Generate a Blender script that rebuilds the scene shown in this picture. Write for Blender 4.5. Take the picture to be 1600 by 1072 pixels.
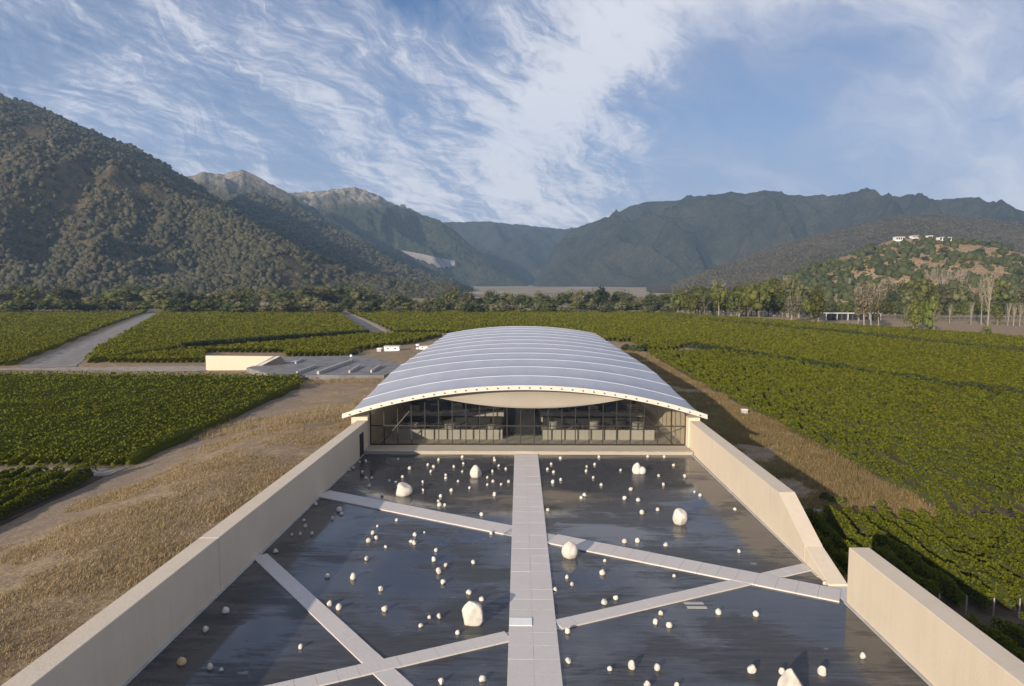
import bpy, bmesh, math, random
import numpy as np
from mathutils import Vector, Matrix, noise as mnoise

# ------------------------------------------------------------------ scene, camera, sky, sun
sc = bpy.context.scene
for o in list(bpy.data.objects):
    bpy.data.objects.remove(o)
C = sc.collection
R = math.radians
random.seed(7)
RNG = np.random.default_rng(7)

CAM = Vector((0.0, 0.0, 18.0))
FPX, CX, CY = 1067.0, 800.0, 536.0            # focal length and centre of the 1600 px photograph
PITCH, YAW = math.atan(91 / FPX), math.atan(12 / FPX)
cam_d = bpy.data.cameras.new('camera')
cam_d.sensor_width = 36.0
cam_d.lens = 36.0 * FPX / 1600.0
cam_d.clip_start, cam_d.clip_end = 0.5, 20000.0
cam = bpy.data.objects.new('camera', cam_d)
C.objects.link(cam)
cam.location = CAM
cam.rotation_euler = (R(90) - PITCH, 0, YAW)
sc.camera = cam
MCAM = cam.rotation_euler.to_matrix()

SUN_EL, SUN_AZ = R(15.0), R(32.0)             # low sun behind the camera, to its left
SUNDIR = Vector((-math.sin(SUN_AZ) * math.cos(SUN_EL), -math.cos(SUN_AZ) * math.cos(SUN_EL), math.sin(SUN_EL)))
sun_d = bpy.data.lights.new('sun', 'SUN')
sun_d.energy = 5.0
sun_d.angle = R(0.6)
sun_d.color = (1.0, 0.86, 0.68)
sun = bpy.data.objects.new('sun', sun_d)
C.objects.link(sun)
sun.location = (-60, -120, 120)
sun.rotation_euler = SUNDIR.to_track_quat('Z', 'Y').to_euler()

vs = sc.view_settings
sc.display_settings.display_device = 'sRGB'
vs.view_transform = 'Standard'
vs.look = 'None'
vs.exposure = 0.35
vs.gamma = 1.0
vs.use_curve_mapping = False
sc.cycles.max_bounces = 6
sc.cycles.diffuse_bounces = 3
sc.cycles.glossy_bounces = 3
sc.cycles.transparent_max_bounces = 8
sc.cycles.volume_bounces = 1
sc.cycles.use_denoising = True


class NT:
    """small node-tree writer"""
    def __init__(s, tree):
        s.t = tree
        s.n = tree.nodes
        s.l = tree.links

    def node(s, typ, **kw):
        n = s.n.new(typ)
        for k, v in kw.items():
            setattr(n, k, v)
        return n

    def put(s, sock, val):
        if isinstance(val, bpy.types.NodeSocket):
            s.l.new(val, sock)
        elif val is not None:
            sock.default_value = val

    def math(s, op, a, b=None, c=None, clamp=False):
        n = s.node('ShaderNodeMath', operation=op, use_clamp=clamp)
        s.put(n.inputs[0], a)
        if b is not None: s.put(n.inputs[1], b)
        if c is not None: s.put(n.inputs[2], c)
        return n.outputs[0]

    def add(s, a, b): return s.math('ADD', a, b)
    def sub(s, a, b): return s.math('SUBTRACT', a, b)
    def mul(s, a, b): return s.math('MULTIPLY', a, b)

    def vmath(s, op, a, b=None):
        n = s.node('ShaderNodeVectorMath', operation=op)
        s.put(n.inputs[0], a)
        if b is not None: s.put(n.inputs[1], b)
        return n.outputs[0]

    def xyz(s, v):
        n = s.node('ShaderNodeSeparateXYZ')
        s.put(n.inputs[0], v)
        return n.outputs

    def vec(s, x, y, z):
        n = s.node('ShaderNodeCombineXYZ')
        s.put(n.inputs[0], x); s.put(n.inputs[1], y); s.put(n.inputs[2], z)
        return n.outputs[0]

    def map(s, v, scale=(1, 1, 1), rot=(0, 0, 0), loc=(0, 0, 0)):
        n = s.node('ShaderNodeMapping')
        s.put(n.inputs[0], v)
        n.inputs[1].default_value = loc
        n.inputs[2].default_value = rot
        n.inputs[3].default_value = scale
        return n.outputs[0]

    def aniso(s, v, ang, along, across):
        """turn, then stretch: pattern drawn out along the direction ang"""
        return s.map(s.map(v, (1, 1, 1), (0, 0, -ang)), (along, across, 1))

    def noise(s, v, scale, detail=4, rough=0.55, dist=0.0, col=False):
        n = s.node('ShaderNodeTexNoise')
        s.put(n.inputs['Vector'], v)
        s.put(n.inputs['Scale'], scale)
        n.inputs['Detail'].default_value = detail
        n.inputs['Roughness'].default_value = rough
        n.inputs['Distortion'].default_value = dist
        return n.outputs[1 if col else 0]

    def rng(s, v, a, b, c=0.0, d=1.0, smooth=True):
        n = s.node('ShaderNodeMapRange')
        n.interpolation_type = 'SMOOTHSTEP' if smooth else 'LINEAR'
        s.put(n.inputs[0], v)
        for i, q in enumerate((a, b, c, d)):
            s.put(n.inputs[1 + i], q)
        return n.outputs[0]

    def mix(s, f, a, b, typ='MIX'):
        n = s.node('ShaderNodeMix', data_type='RGBA', blend_type=typ)
        s.put(n.inputs[0], f)
        for sk, q in ((n.inputs[6], a), (n.inputs[7], b)):
            if isinstance(q, tuple) and len(q) == 3: q = (*q, 1)
            s.put(sk, q)
        return n.outputs[2]

    def bump(s, h, strength=0.3, dist=0.1):
        n = s.node('ShaderNodeBump')
        n.inputs['Strength'].default_value = strength
        n.inputs['Distance'].default_value = dist
        s.put(n.inputs['Height'], h)
        return n.outputs[0]


def build_world():
    w = bpy.data.worlds.new('World')
    sc.world = w
    w.use_nodes = True
    w.node_tree.nodes.clear()
    t = NT(w.node_tree)
    sky = t.node('ShaderNodeTexSky')
    sky.sky_type = 'NISHITA'
    sky.sun_disc = False
    sky.sun_elevation = SUN_EL
    sky.sun_rotation = R(180) + SUN_AZ
    sky.air_density = 1.0
    sky.dust_density = 0.6
    sky.ozone_density = 2.0
    d = t.node('ShaderNodeTexCoord').outputs['Generated']
    x, y, z = t.xyz(d)
    zz = t.math('MAXIMUM', z, 0.0)
    # cirrus sheet at constant height: direction projected on a plane
    k = t.math('DIVIDE', 1.0, t.add(zz, 0.10))
    P = t.vec(t.mul(x, k), t.mul(y, k), 0.0)
    # frontal tangent coordinates for the large cloud masses
    yy = t.math('MAXIMUM', y, 0.12)
    u = t.math('DIVIDE', x, yy)
    v = t.math('DIVIDE', zz, yy)
    U = t.vec(u, v, 0.0)
    warp = t.noise(P, 1.6, 3, 0.5, 0.0, col=True)
    Pw = t.vmath('ADD', P, t.vmath('MULTIPLY', warp, (0.55, 0.55, 0)))
    big = t.noise(P, 0.9, 3, 0.5, 0.4)
    # fibres: two families, finely combed
    fib1 = t.noise(t.aniso(Pw, R(72), 1.3, 9.0), 1.0, 8, 0.66, 0.35)
    fib2 = t.noise(t.aniso(Pw, R(28), 1.6, 8.0), 1.0, 8, 0.64, 0.5)
    curl = t.noise(Pw, 9.0, 7, 0.7, 1.2)
    fib = t.add(t.mul(fib1, 0.55), t.add(t.mul(fib2, 0.25), t.mul(curl, 0.20)))
    wob = t.noise(U, 5.0, 4, 0.6, 0.3, col=True)
    Uw = t.vmath('ADD', U, t.vmath('MULTIPLY', t.vmath('SUBTRACT', wob, (0.5, 0.5, 0.5)), (0.16, 0.16, 0)))
    uw, vw, _ = t.xyz(Uw)

    def blob(cx, cy, rx, ry, ang=0.0, src=(uw, vw)):
        a, b = t.sub(src[0], cx), t.sub(src[1], cy)
        ca, sa = math.cos(ang), math.sin(ang)
        p = t.add(t.mul(a, ca), t.mul(b, sa))
        q = t.sub(t.mul(b, ca), t.mul(a, sa))
        r2 = t.add(t.math('POWER', t.math('ABSOLUTE', t.mul(p, 1 / rx)), 2.0), t.math('POWER', t.math('ABSOLUTE', t.mul(q, 1 / ry)), 2.0))
        return t.math('POWER', 2.71828, t.mul(r2, -1.0))
    band = blob(0.125, 0.345, 0.20, 0.050, R(52))              # bright bank right of centre
    band2 = blob(0.025, 0.235, 0.15, 0.070, R(38))
    band3 = blob(0.30, 0.425, 0.26, 0.045, R(3))
    veil = blob(0.66, 0.26, 0.22, 0.20)
    hole = blob(0.285, 0.235, 0.135, 0.090, R(-6))
    gap1 = blob(-0.15, 0.415, 0.09, 0.045, R(-25))
    gap2 = blob(-0.74, 0.35, 0.13, 0.06)
    gap3 = blob(0.47, 0.31, 0.10, 0.05, R(15))
    low = t.rng(vw, 0.04, 0.24, 1.0, 0.0)
    left_low = t.mul(low, t.rng(u, 0.30, -0.05))
    streak = t.noise(t.aniso(Uw, R(-7), 1.6, 11.0), 1.0, 8, 0.62, 0.25)
    wisp = t.noise(t.aniso(Uw, R(-38), 2.6, 12.0), 1.5, 8, 0.68, 0.7)
    wisp2 = t.noise(t.aniso(Uw, R(-18), 4.0, 10.0), 1.3, 8, 0.66, 0.6)
    comb = t.add(t.mul(fib, 0.55), t.mul(wisp, 0.45))
    dens = t.add(t.mul(t.sub(comb, 0.49), 6.0), t.mul(t.sub(big, 0.48), 1.0))
    dens = t.add(dens, 0.68)
    dens = t.add(dens, t.mul(t.mul(t.sub(streak, 0.45), 6.5), left_low))
    for b_, k_ in ((band, 0.75), (band2, 0.45), (band3, 0.25), (gap1, -0.95), (gap2, -0.60)):
        dens = t.add(dens, t.mul(b_, k_))
    soft = t.add(t.mul(t.sub(t.noise(Uw, 4.0, 7, 0.58, 0.3), 0.5), 0.9), t.mul(t.sub(wisp2, 0.5), 1.3))
    soft = t.add(soft, 0.86)
    for b_, k_ in ((band, 0.85), (band2, 0.55), (band3, 0.38), (veil, 0.12), (hole, -0.52), (gap3, -0.30)):
        soft = t.add(soft, t.mul(b_, k_))
    soft = t.add(soft, t.mul(t.mul(t.sub(streak, 0.47), 3.2), low))
    smooth_right = t.rng(t.xyz(Uw)[0], 0.12, 0.30)             # the right half is a soft veil, not combed
    mm = t.node('ShaderNodeMix', data_type='FLOAT')
    t.put(mm.inputs[0], smooth_right); t.put(mm.inputs[2], dens); t.put(mm.inputs[3], soft)
    dn = mm.outputs[0]
    alpha = t.rng(dn, -0.25, 1.15, 0.0, 0.95, smooth=False)
    alpha = t.math('MINIMUM', t.math('MAXIMUM', alpha, 0.0), 0.95)
    white = t.rng(dn, 0.50, 1.60)
    ccol = t.mix(white, (3.1, 3.4, 4.55), (6.5, 6.45, 6.8))
    skyc = t.mix(1.0, sky.outputs[0], (0.30, 0.50, 0.76), 'MULTIPLY')
    haze_low = t.rng(zz, 0.0, 0.24, 0.70, 0.0)
    skyc = t.mix(haze_low, skyc, (3.4, 3.7, 4.9))
    col = t.mix(alpha, skyc, ccol)
    bg = t.node('ShaderNodeBackground')
    bg.inputs[1].default_value = 0.10
    t.put(bg.inputs[0], col)
    out = t.node('ShaderNodeOutputWorld')
    t.l.new(bg.outputs[0], out.inputs[0])


build_world()


# ------------------------------------------------------------------ measuring helpers
def ray(px, py):
    return MCAM @ Vector((px - CX, -(py - CY), -FPX))


def gp(px, py, z=0.0):
    """point of the photograph on the level z"""
    d = ray(px, py)
    s = (z - CAM.z) / d.z
    return CAM + d * s


def at(px, py, D):
    """point of the photograph at the depth D along the valley axis"""
    d = ray(px, py)
    return CAM + d * (D / d.y)


def sstep(a, b, v):
    t = np.clip((v - a) / (b - a), 0, 1)
    return t * t * (3 - 2 * t)


def vnoise(x, y, scale, seed=0):
    """cheap smooth value noise, vectorised"""
    x = np.asarray(x, float) / scale + seed * 17.3
    y = np.asarray(y, float) / scale - seed * 9.1
    xi, yi = np.floor(x), np.floor(y)
    fx, fy = x - xi, y - yi
    fx, fy = fx * fx * (3 - 2 * fx), fy * fy * (3 - 2 * fy)

    def h(a, b):
        s = np.sin(a * 127.1 + b * 311.7 + seed * 74.7) * 43758.5453
        return s - np.floor(s)
    return (h(xi, yi) * (1 - fx) + h(xi + 1, yi) * fx) * (1 - fy) + (h(xi, yi + 1) * (1 - fx) + h(xi + 1, yi + 1) * fx) * fy


XL, XR = -17.3, 18.5                          # inner faces of the two plaza walls


def zg(x, y):
    """height of the ground"""
    x = np.asarray(x, float); y = np.asarray(y, float)
    z = -1.2 + (-1.8) * sstep(-14, 18, x)
    z = z + (-2.0 - z) * sstep(140, 300, y)
    z = z + np.maximum(y - 700, 0) * 0.0062
    m = sstep(-43, -22, x) * (1 - sstep(XL + 1.5, XL + 6, x))
    m = m * (1 - 0.55 * sstep(70, 105, y)) * (1 - sstep(105, 150, y))
    z = z + 4.0 * m
    xe = np.clip(XL - 0.0286 * (49.0 - y), -18.6, XL + 0.7)
    pit = sstep(xe - 0.8, xe - 0.4, x) * (1 - sstep(XR + 0.5, XR + 0.9, x)) * (1 - sstep(178, 180, y))
    z = z * (1 - pit) + (-3.6) * pit
    z = z + 2.6 * np.exp(-((x - 20.0) / 1.9) ** 2 - ((y - 41.0) / 3.2) ** 2) * (x > XR + 0.8)
    near = 1 - sstep(120, 260, y)
    z = z + near * (1 - pit) * ((vnoise(x, y, 5.0, 3) - 0.5) * 0.35 + (vnoise(x, y, 1.6, 5) - 0.5) * 0.12)
    return z


def zgf(x, y):
    return float(zg(np.array([x]), np.array([y]))[0])


def gpt(px, py):
    """point of the photograph on the ground"""
    z = -2.0
    for _ in range(12):
        p = gp(px, py, z)
        z = 0.5 * z + 0.5 * zgf(p.x, p.y)
    return gp(px, py, z)


ORD = ('first second third fourth fifth sixth seventh eighth ninth tenth eleventh twelfth thirteenth fourteenth fifteenth '
       'sixteenth seventeenth eighteenth nineteenth').split()
TENS = {2: ('twenty', 'twentieth'), 3: ('thirty', 'thirtieth'), 4: ('forty', 'fortieth'), 5: ('fifty', 'fiftieth'),
        6: ('sixty', 'sixtieth'), 7: ('seventy', 'seventieth'), 8: ('eighty', 'eightieth'), 9: ('ninety', 'ninetieth')}


def ordw(n):
    if n > 99:
        return 'hundredth' if n == 100 else 'hundred-and-' + ordw(n - 100)
    if n < 20:
        return ORD[n - 1]
    a, b = divmod(n, 10)
    return TENS[a][1] if b == 0 else TENS[a][0] + '-' + ORD[b - 1]


# ------------------------------------------------------------------ mesh helpers
def mesh_np(name, V, F, mat=None, smooth=False):
    V = np.asarray(V, np.float32)
    me = bpy.data.meshes.new(name)
    groups = F if isinstance(F, list) else [F]
    groups = [np.asarray(g, np.int32) for g in groups if len(g)]
    me.vertices.add(len(V))
    me.vertices.foreach_set('co', V.ravel())
    nl = sum(g.size for g in groups)
    npoly = sum(len(g) for g in groups)
    me.loops.add(nl)
    me.polygons.add(npoly)
    me.loops.foreach_set('vertex_index', np.concatenate([g.ravel() for g in groups]))
    tot = np.concatenate([np.full(len(g), g.shape[1], np.int32) for g in groups])
    st = np.concatenate([[0], np.cumsum(tot)[:-1]]).astype(np.int32)
    me.polygons.foreach_set('loop_start', st)
    me.polygons.foreach_set('loop_total', tot)
    me.polygons.foreach_set('use_smooth', np.full(npoly, bool(smooth)))
    me.update(calc_edges=True)
    if mat: me.materials.append(mat)
    return me


def link(name, me, parent=None, loc=None):
    o = bpy.data.objects.new(name, me)
    C.objects.link(o)
    if loc is not None: o.location = loc
    if parent is not None: o.parent = parent
    return o


def thing(name, label, cat, loc=(0, 0, 0), rz=0.0, group=None):
    o = bpy.data.objects.new(name, None)
    C.objects.link(o)
    o.empty_display_size = 0.3
    o.location = loc
    o.rotation_euler = (0, 0, rz)
    return tag(o, label, cat, group)


def tag(o, label, cat, group=None):
    o['label'] = label
    o['category'] = cat
    if group: o['group'] = group
    return o


def struct(o):
    o['kind'] = 'structure'
    return o


def stuff(o):
    o['kind'] = 'stuff'
    return o


class MB:
    """collects simple solids into one mesh"""
    def __init__(s):
        s.v, s.q, s.t = [], [], []

    def hexa(s, p):
        """8 points: bottom ring 0-3 (counter-clockwise), top ring 4-7"""
        i = len(s.v)
        s.v += [tuple(a) for a in p]
        s.q += [(i + a, i + b, i + c, i + d) for a, b, c, d in
                ((3, 2, 1, 0), (4, 5, 6, 7), (0, 1, 5, 4), (1, 2, 6, 5), (2, 3, 7, 6), (3, 0, 4, 7))]
        return s

    def box(s, x0, x1, y0, y1, z0, z1):
        return s.hexa([(x0, y0, z0), (x1, y0, z0), (x1, y1, z0), (x0, y1, z0), (x0, y0, z1), (x1, y0, z1), (x1, y1, z1), (x0, y1, z1)])

    def bar(s, a, b, r0, r1=None, n=6):
        a, b = Vector(a), Vector(b)
        r1 = r0 if r1 is None else r1
        d = (b - a).normalized()
        ux = d.orthogonal().normalized()
        uy = d.cross(ux)
        i = len(s.v)
        for p, r in ((a, r0), (b, r1)):
            for k in range(n):
                w = 2 * math.pi * k / n
                s.v.append(tuple(p + (ux * math.cos(w) + uy * math.sin(w)) * r))
        for k in range(n):
            k2 = (k + 1) % n
            s.q.append((i + k, i + k2, i + n + k2, i + n + k))
        c0 = len(s.v); s.v.append(tuple(a)); s.v.append(tuple(b))
        for k in range(n):
            k2 = (k + 1) % n
            s.t.append((c0, i + k2, i + k)); s.t.append((c0 + 1, i + n + k, i + n + k2))
        return s

    def mesh(s, name, mat, smooth=False, bevel=0.0):
        me = mesh_np(name, s.v, [s.q, s.t], mat, smooth)
        if bevel:
            bm = bmesh.new(); bm.from_mesh(me)
            bmesh.ops.bevel(bm, geom=bm.edges[:], offset=bevel, segments=1, affect='EDGES')
            bm.to_mesh(me); bm.free()
        return me


def cards(c, size, up=0.35, aspect=0.8, rng=RNG):
    """leaf-sized quads: centres (N,3), sizes (N)"""
    n = len(c)
    nr = rng.normal(size=(n, 3)); nr[:, 2] = np.abs(nr[:, 2]) + up
    nr /= np.linalg.norm(nr, axis=1)[:, None]
    tr = rng.normal(size=(n, 3))
    a = np.cross(nr, tr); a /= np.linalg.norm(a, axis=1)[:, None]
    b = np.cross(nr, a)
    a *= (size * 0.5)[:, None]; b *= (size * 0.5 * aspect)[:, None]
    V = np.empty((n, 4, 3))
    V[:, 0] = c - a; V[:, 1] = c - b * 1.0; V[:, 2] = c + a; V[:, 3] = c + b
    V[:, 1] += nr * (size * 0.10)[:, None]; V[:, 3] += nr * (size * 0.10)[:, None]
    F = np.arange(n * 4).reshape(n, 4)
    return V.reshape(-1, 3), F


def ico(sub):
    bm = bmesh.new()
    bmesh.ops.create_icosphere(bm, subdivisions=sub, radius=1.0)
    bm.verts.ensure_lookup_table()
    V = np.array([v.co[:] for v in bm.verts]); F = np.array([[v.index for v in f.verts] for f in bm.faces])
    bm.free()
    return V, F


ICO1, ICO2, ICO3 = ico(1), ico(3), ico(4)


def lumps(c, r, tmpl=ICO1, jit=0.25, squash=(1, 1, 0.85), rng=RNG):
    """deformed blobs: centres (N,3), radii (N,3) or (N)"""
    V0, F0 = tmpl
    n, k = len(c), len(V0)
    r = np.asarray(r, float)
    if r.ndim == 1: r = r[:, None] * np.array(squash)[None]
    ang = rng.uniform(0, 6.28, n)
    ca, sa = np.cos(ang)[:, None], np.sin(ang)[:, None]
    x = V0[None, :, 0] * ca - V0[None, :, 1] * sa
    y = V0[None, :, 0] * sa + V0[None, :, 1] * ca
    V = np.stack([x, y, np.broadcast_to(V0[None, :, 2], x.shape)], -1)
    V = V * (1 + rng.uniform(-jit, jit, (n, k)))[:, :, None]
    V = c[:, None, :] + V * r[:, None, :]
    F = (F0[None] + (np.arange(n) * k)[:, None, None]).reshape(-1, F0.shape[1])
    return V.reshape(-1, 3), F


def join(parts):
    """[(V, F)] -> V, [quads, tris]"""
    Vs, q, t, off = [], [], [], 0
    for V, F in parts:
        if len(V) == 0: continue
        for G in (F if isinstance(F, list) else [F]):
            G = np.asarray(G)
            if len(G) == 0: continue
            (q if G.shape[1] == 4 else t).append(G + off)
        Vs.append(V); off += len(V)
    return np.concatenate(Vs), [np.concatenate(g) for g in (q, t) if g]


# ------------------------------------------------------------------ materials
def material(name):
    m = bpy.data.materials.new(name)
    m.use_nodes = True
    t = NT(m.node_tree)
    b = t.n['Principled BSDF']
    return m, t, b


def pos(t):
    return t.node('ShaderNodeNewGeometry').outputs['Position']


def m_concrete(name, base, dark, streak=0.6, board=True):
    m, t, b = material(name)
    P = pos(t)
    n1 = t.noise(P, 0.35, 5, 0.6)
    n2 = t.noise(t.map(P, (2.4, 2.4, 0.18)), 1.0, 5, 0.65)
    n3 = t.noise(P, 9.0, 4, 0.6)
    f = t.rng(t.add(t.mul(n1, 0.45), t.add(t.mul(n2, streak), t.mul(n3, 0.15))), 0.35, 0.85)
    col = t.mix(f, base, dark)
    st = t.rng(t.noise(t.map(P, (5.0, 5.0, 0.25)), 1.0, 3, 0.5), 0.66, 0.80)
    col = t.mix(t.mul(st, 0.35), col, tuple(c * 0.55 for c in dark))
    t.put(b.inputs['Base Color'], col)
    b.inputs['Roughness'].default_value = 0.8
    t.put(b.inputs['Normal'], t.bump(t.add(n3, t.mul(n2, 0.6)), 0.25, 0.05))
    return m


def m_plain(name, col, rough=0.6, metal=0.0, var=0.15, scale=3.0):
    m, t, b = material(name)
    n = t.noise(pos(t), scale, 4, 0.6)
    c = t.mix(t.rng(n, 0.3, 0.7), tuple(q * (1 - var) for q in col), tuple(min(1, q * (1 + var)) for q in col))
    t.put(b.inputs['Base Color'], c)
    b.inputs['Roughness'].default_value = rough
    b.inputs['Metallic'].default_value = metal
    return m


def m_leaf(name, a, bcol, c=None, trans=0.25, scale=0.08, obj=False):
    """foliage: leaf-to-leaf and patch variation"""
    m, t, b = material(name)
    g = t.node('ShaderNodeNewGeometry')
    rnd = g.outputs['Random Per Island']
    n = t.noise(g.outputs['Position'], scale, 4, 0.6)
    f = t.add(t.mul(rnd, 0.6), t.mul(n, 0.5))
    col = t.mix(t.rng(f, 0.15, 0.95, smooth=False), a, bcol)
    if c:
        col = t.mix(t.rng(t.noise(g.outputs['Position'], scale * 3.1, 3, 0.6), 0.55, 0.75, 0, 0.8), col, c)
    if obj:
        r = t.node('ShaderNodeObjectInfo').outputs['Random']
        h = t.node('ShaderNodeHueSaturation')
        t.put(h.inputs['Hue'], t.rng(r, 0, 1, 0.482, 0.518, smooth=False))
        t.put(h.inputs['Value'], t.rng(t.math('FRACT', t.mul(r, 7.3)), 0, 1, 0.65, 1.35, smooth=False))
        t.put(h.inputs['Color'], col)
        col = h.outputs[0]
    t.put(b.inputs['Base Color'], col)
    b.inputs['Roughness'].default_value = 0.65
    b.inputs['Specular IOR Level'].default_value = 0.10
    if trans:
        tr = t.node('ShaderNodeBsdfTranslucent')
        t.put(tr.inputs[0], t.mix(1.0, col, (1.3, 1.35, 0.7), 'MULTIPLY'))
        mx = t.node('ShaderNodeMixShader')
        mx.inputs[0].default_value = trans
        t.l.new(b.outputs[0], mx.inputs[1]); t.l.new(tr.outputs[0], mx.inputs[2])
        t.l.new(mx.outputs[0], t.n['Material Output'].inputs[0])
    return m


def m_ground():
    m, t, b = material('ground')
    P = pos(t)
    x, y, z = t.xyz(P)
    n1 = t.noise(P, 0.10, 5, 0.6)
    n2 = t.noise(P, 0.55, 5, 0.65)
    n3 = t.noise(P, 3.0, 4, 0.7)
    straw = t.mix(t.rng(n2, 0.3, 0.7), (0.36, 0.272, 0.170), (0.24, 0.172, 0.105))
    straw = t.mix(t.rng(n3, 0.45, 0.75), straw, (0.13, 0.085, 0.045))
    dirt = t.mix(t.rng(n3, 0.3, 0.7), (0.27, 0.215, 0.165), (0.19, 0.145, 0.105))
    f = t.rng(t.add(n1, t.mul(t.sub(n2, 0.5), 0.5)), 0.42, 0.6)
    # bare earth along the vine edge of the left slope
    bare = t.rng(x, -30.0, -38.0)
    bare = t.mul(bare, t.rng(y, 150.0, 120.0))
    f = t.math('MAXIMUM', t.mul(f, 0.35), t.mul(bare, t.rng(n2, 0.25, 0.55, 0.4, 1.0)))
    near = t.mix(f, straw, dirt)
    far = t.mix(t.rng(t.noise(P, 0.006, 4, 0.6), 0.4, 0.6), (0.36, 0.285, 0.20), (0.27, 0.215, 0.145))
    far = t.mix(t.rng(t.noise(t.map(P, (0.004, 0.02, 1)), 1.0, 4, 0.6), 0.56, 0.64), far, (0.12, 0.115, 0.06))
    col = t.mix(t.rng(y, 300, 480), near, far)
    t.put(b.inputs['Base Color'], col)
    b.inputs['Roughness'].default_value = 0.95
    b.inputs['Specular IOR Level'].default_value = 0.1
    t.put(b.inputs['Normal'], t.bump(t.add(n3, n2), 0.6, 0.15))
    return m


def m_water():
    m, t, b = material('water')
    P = pos(t)
    # dark slate under a thin film of water: long streaks across the court
    s1 = t.noise(t.map(P, (0.16, 2.6, 1)), 1.0, 6, 0.65, 0.2)
    s2 = t.noise(t.map(P, (0.7, 9.0, 1)), 1.0, 4, 0.6)
    big = t.noise(P, 0.14, 4, 0.55)
    st = t.add(t.mul(s1, 0.45), t.mul(s2, 0.55))
    col = t.mix(t.rng(st, 0.36, 0.64), (0.040, 0.041, 0.045), (0.074, 0.074, 0.077))
    pale_patch = t.rng(t.add(t.noise(t.map(P, (0.5, 1.25, 1)), 0.9, 6, 0.7, 0.8), t.mul(big, 0.25)), 0.765, 0.84)  # pale patches mixed into the slate colour
    col = t.mix(t.mul(pale_patch, 0.55), col, (0.32, 0.32, 0.31))
    mid = t.noise(t.map(P, (0.13, 0.24, 1)), 1.0, 6, 0.62, 0.5)
    wet = t.rng(t.add(t.add(t.mul(big, 0.35), t.mul(mid, 0.65)), t.mul(t.sub(st, 0.5), 0.35)), 0.42, 0.58)
    t.put(b.inputs['Base Color'], t.mix(wet, col, t.mix(1.0, col, (0.75, 0.78, 0.85), 'MULTIPLY')))
    t.put(b.inputs['Roughness'], t.rng(wet, 0, 1, 0.30, 0.07))
    b.inputs['IOR'].default_value = 1.5
    t.put(b.inputs['Specular IOR Level'], t.rng(wet, 0, 1, 0.16, 1.0))
    rip = t.noise(t.map(P, (1.2, 3.6, 1)), 1.0, 3, 0.55)
    t.put(b.inputs['Normal'], t.bump(t.add(t.mul(rip, 0.5), t.mul(st, 0.4)), 0.05, 0.04))
    return m


def m_roof():
    m, t, b = material('roof_fabric')
    P = pos(t)
    n = t.noise(t.map(P, (0.5, 0.08, 0.5)), 1.0, 5, 0.6)
    n2 = t.noise(P, 0.8, 5, 0.65)
    c = t.mix(t.rng(n, 0.35, 0.68), (0.61, 0.645, 0.75), (0.69, 0.715, 0.80))  # bluish tint carries the sky's reflection on white fabric
    c = t.mix(t.rng(n2, 0.55, 0.8, 0, 0.3), c, (0.57, 0.58, 0.63))
    t.put(b.inputs['Base Color'], c)
    b.inputs['Roughness'].default_value = 0.34
    b.inputs['Specular IOR Level'].default_value = 0.7
    tr = t.node('ShaderNodeBsdfTranslucent')
    tr.inputs[0].default_value = (0.75, 0.72, 0.66, 1)
    mx = t.node('ShaderNodeMixShader')
    mx.inputs[0].default_value = 0.38
    t.l.new(b.outputs[0], mx.inputs[1]); t.l.new(tr.outputs[0], mx.inputs[2])
    t.l.new(mx.outputs[0], t.n['Material Output'].inputs[0])
    return m


def m_glass():
    m, t, b = material('glass')
    t.n.remove(b)
    lw = t.node('ShaderNodeFresnel'); lw.inputs[0].default_value = 1.5
    tr = t.node('ShaderNodeBsdfTransparent'); tr.inputs[0].default_value = (0.90, 0.90, 0.88, 1)
    gl = t.node('ShaderNodeBsdfGlossy'); gl.inputs['Roughness'].default_value = 0.02
    mx = t.node('ShaderNodeMixShader')
    t.l.new(lw.outputs[0], mx.inputs[0]); t.l.new(tr.outputs[0], mx.inputs[1]); t.l.new(gl.outputs[0], mx.inputs[2])
    t.l.new(mx.outputs[0], t.n['Material Output'].inputs[0])
    return m


def m_stone():
    m, t, b = material('white_stone')
    P = pos(t)
    n = t.noise(P, 2.2, 5, 0.6); n2 = t.noise(P, 11.0, 4, 0.65)
    r = t.node('ShaderNodeObjectInfo').outputs['Random']
    c = t.mix(t.rng(n, 0.35, 0.7), (0.60, 0.56, 0.50), (0.47, 0.43, 0.37))
    c = t.mix(t.rng(n2, 0.6, 0.8, 0, 0.4), c, (0.36, 0.31, 0.25))
    c = t.mix(t.rng(r, 0.55, 1.0, 0, 0.35), c, (0.66, 0.63, 0.58))
    t.put(b.inputs['Base Color'], c)
    b.inputs['Roughness'].default_value = 0.85
    t.put(b.inputs['Normal'], t.bump(t.add(n, t.mul(n2, 0.5)), 0.5, 0.06))
    return m


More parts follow.
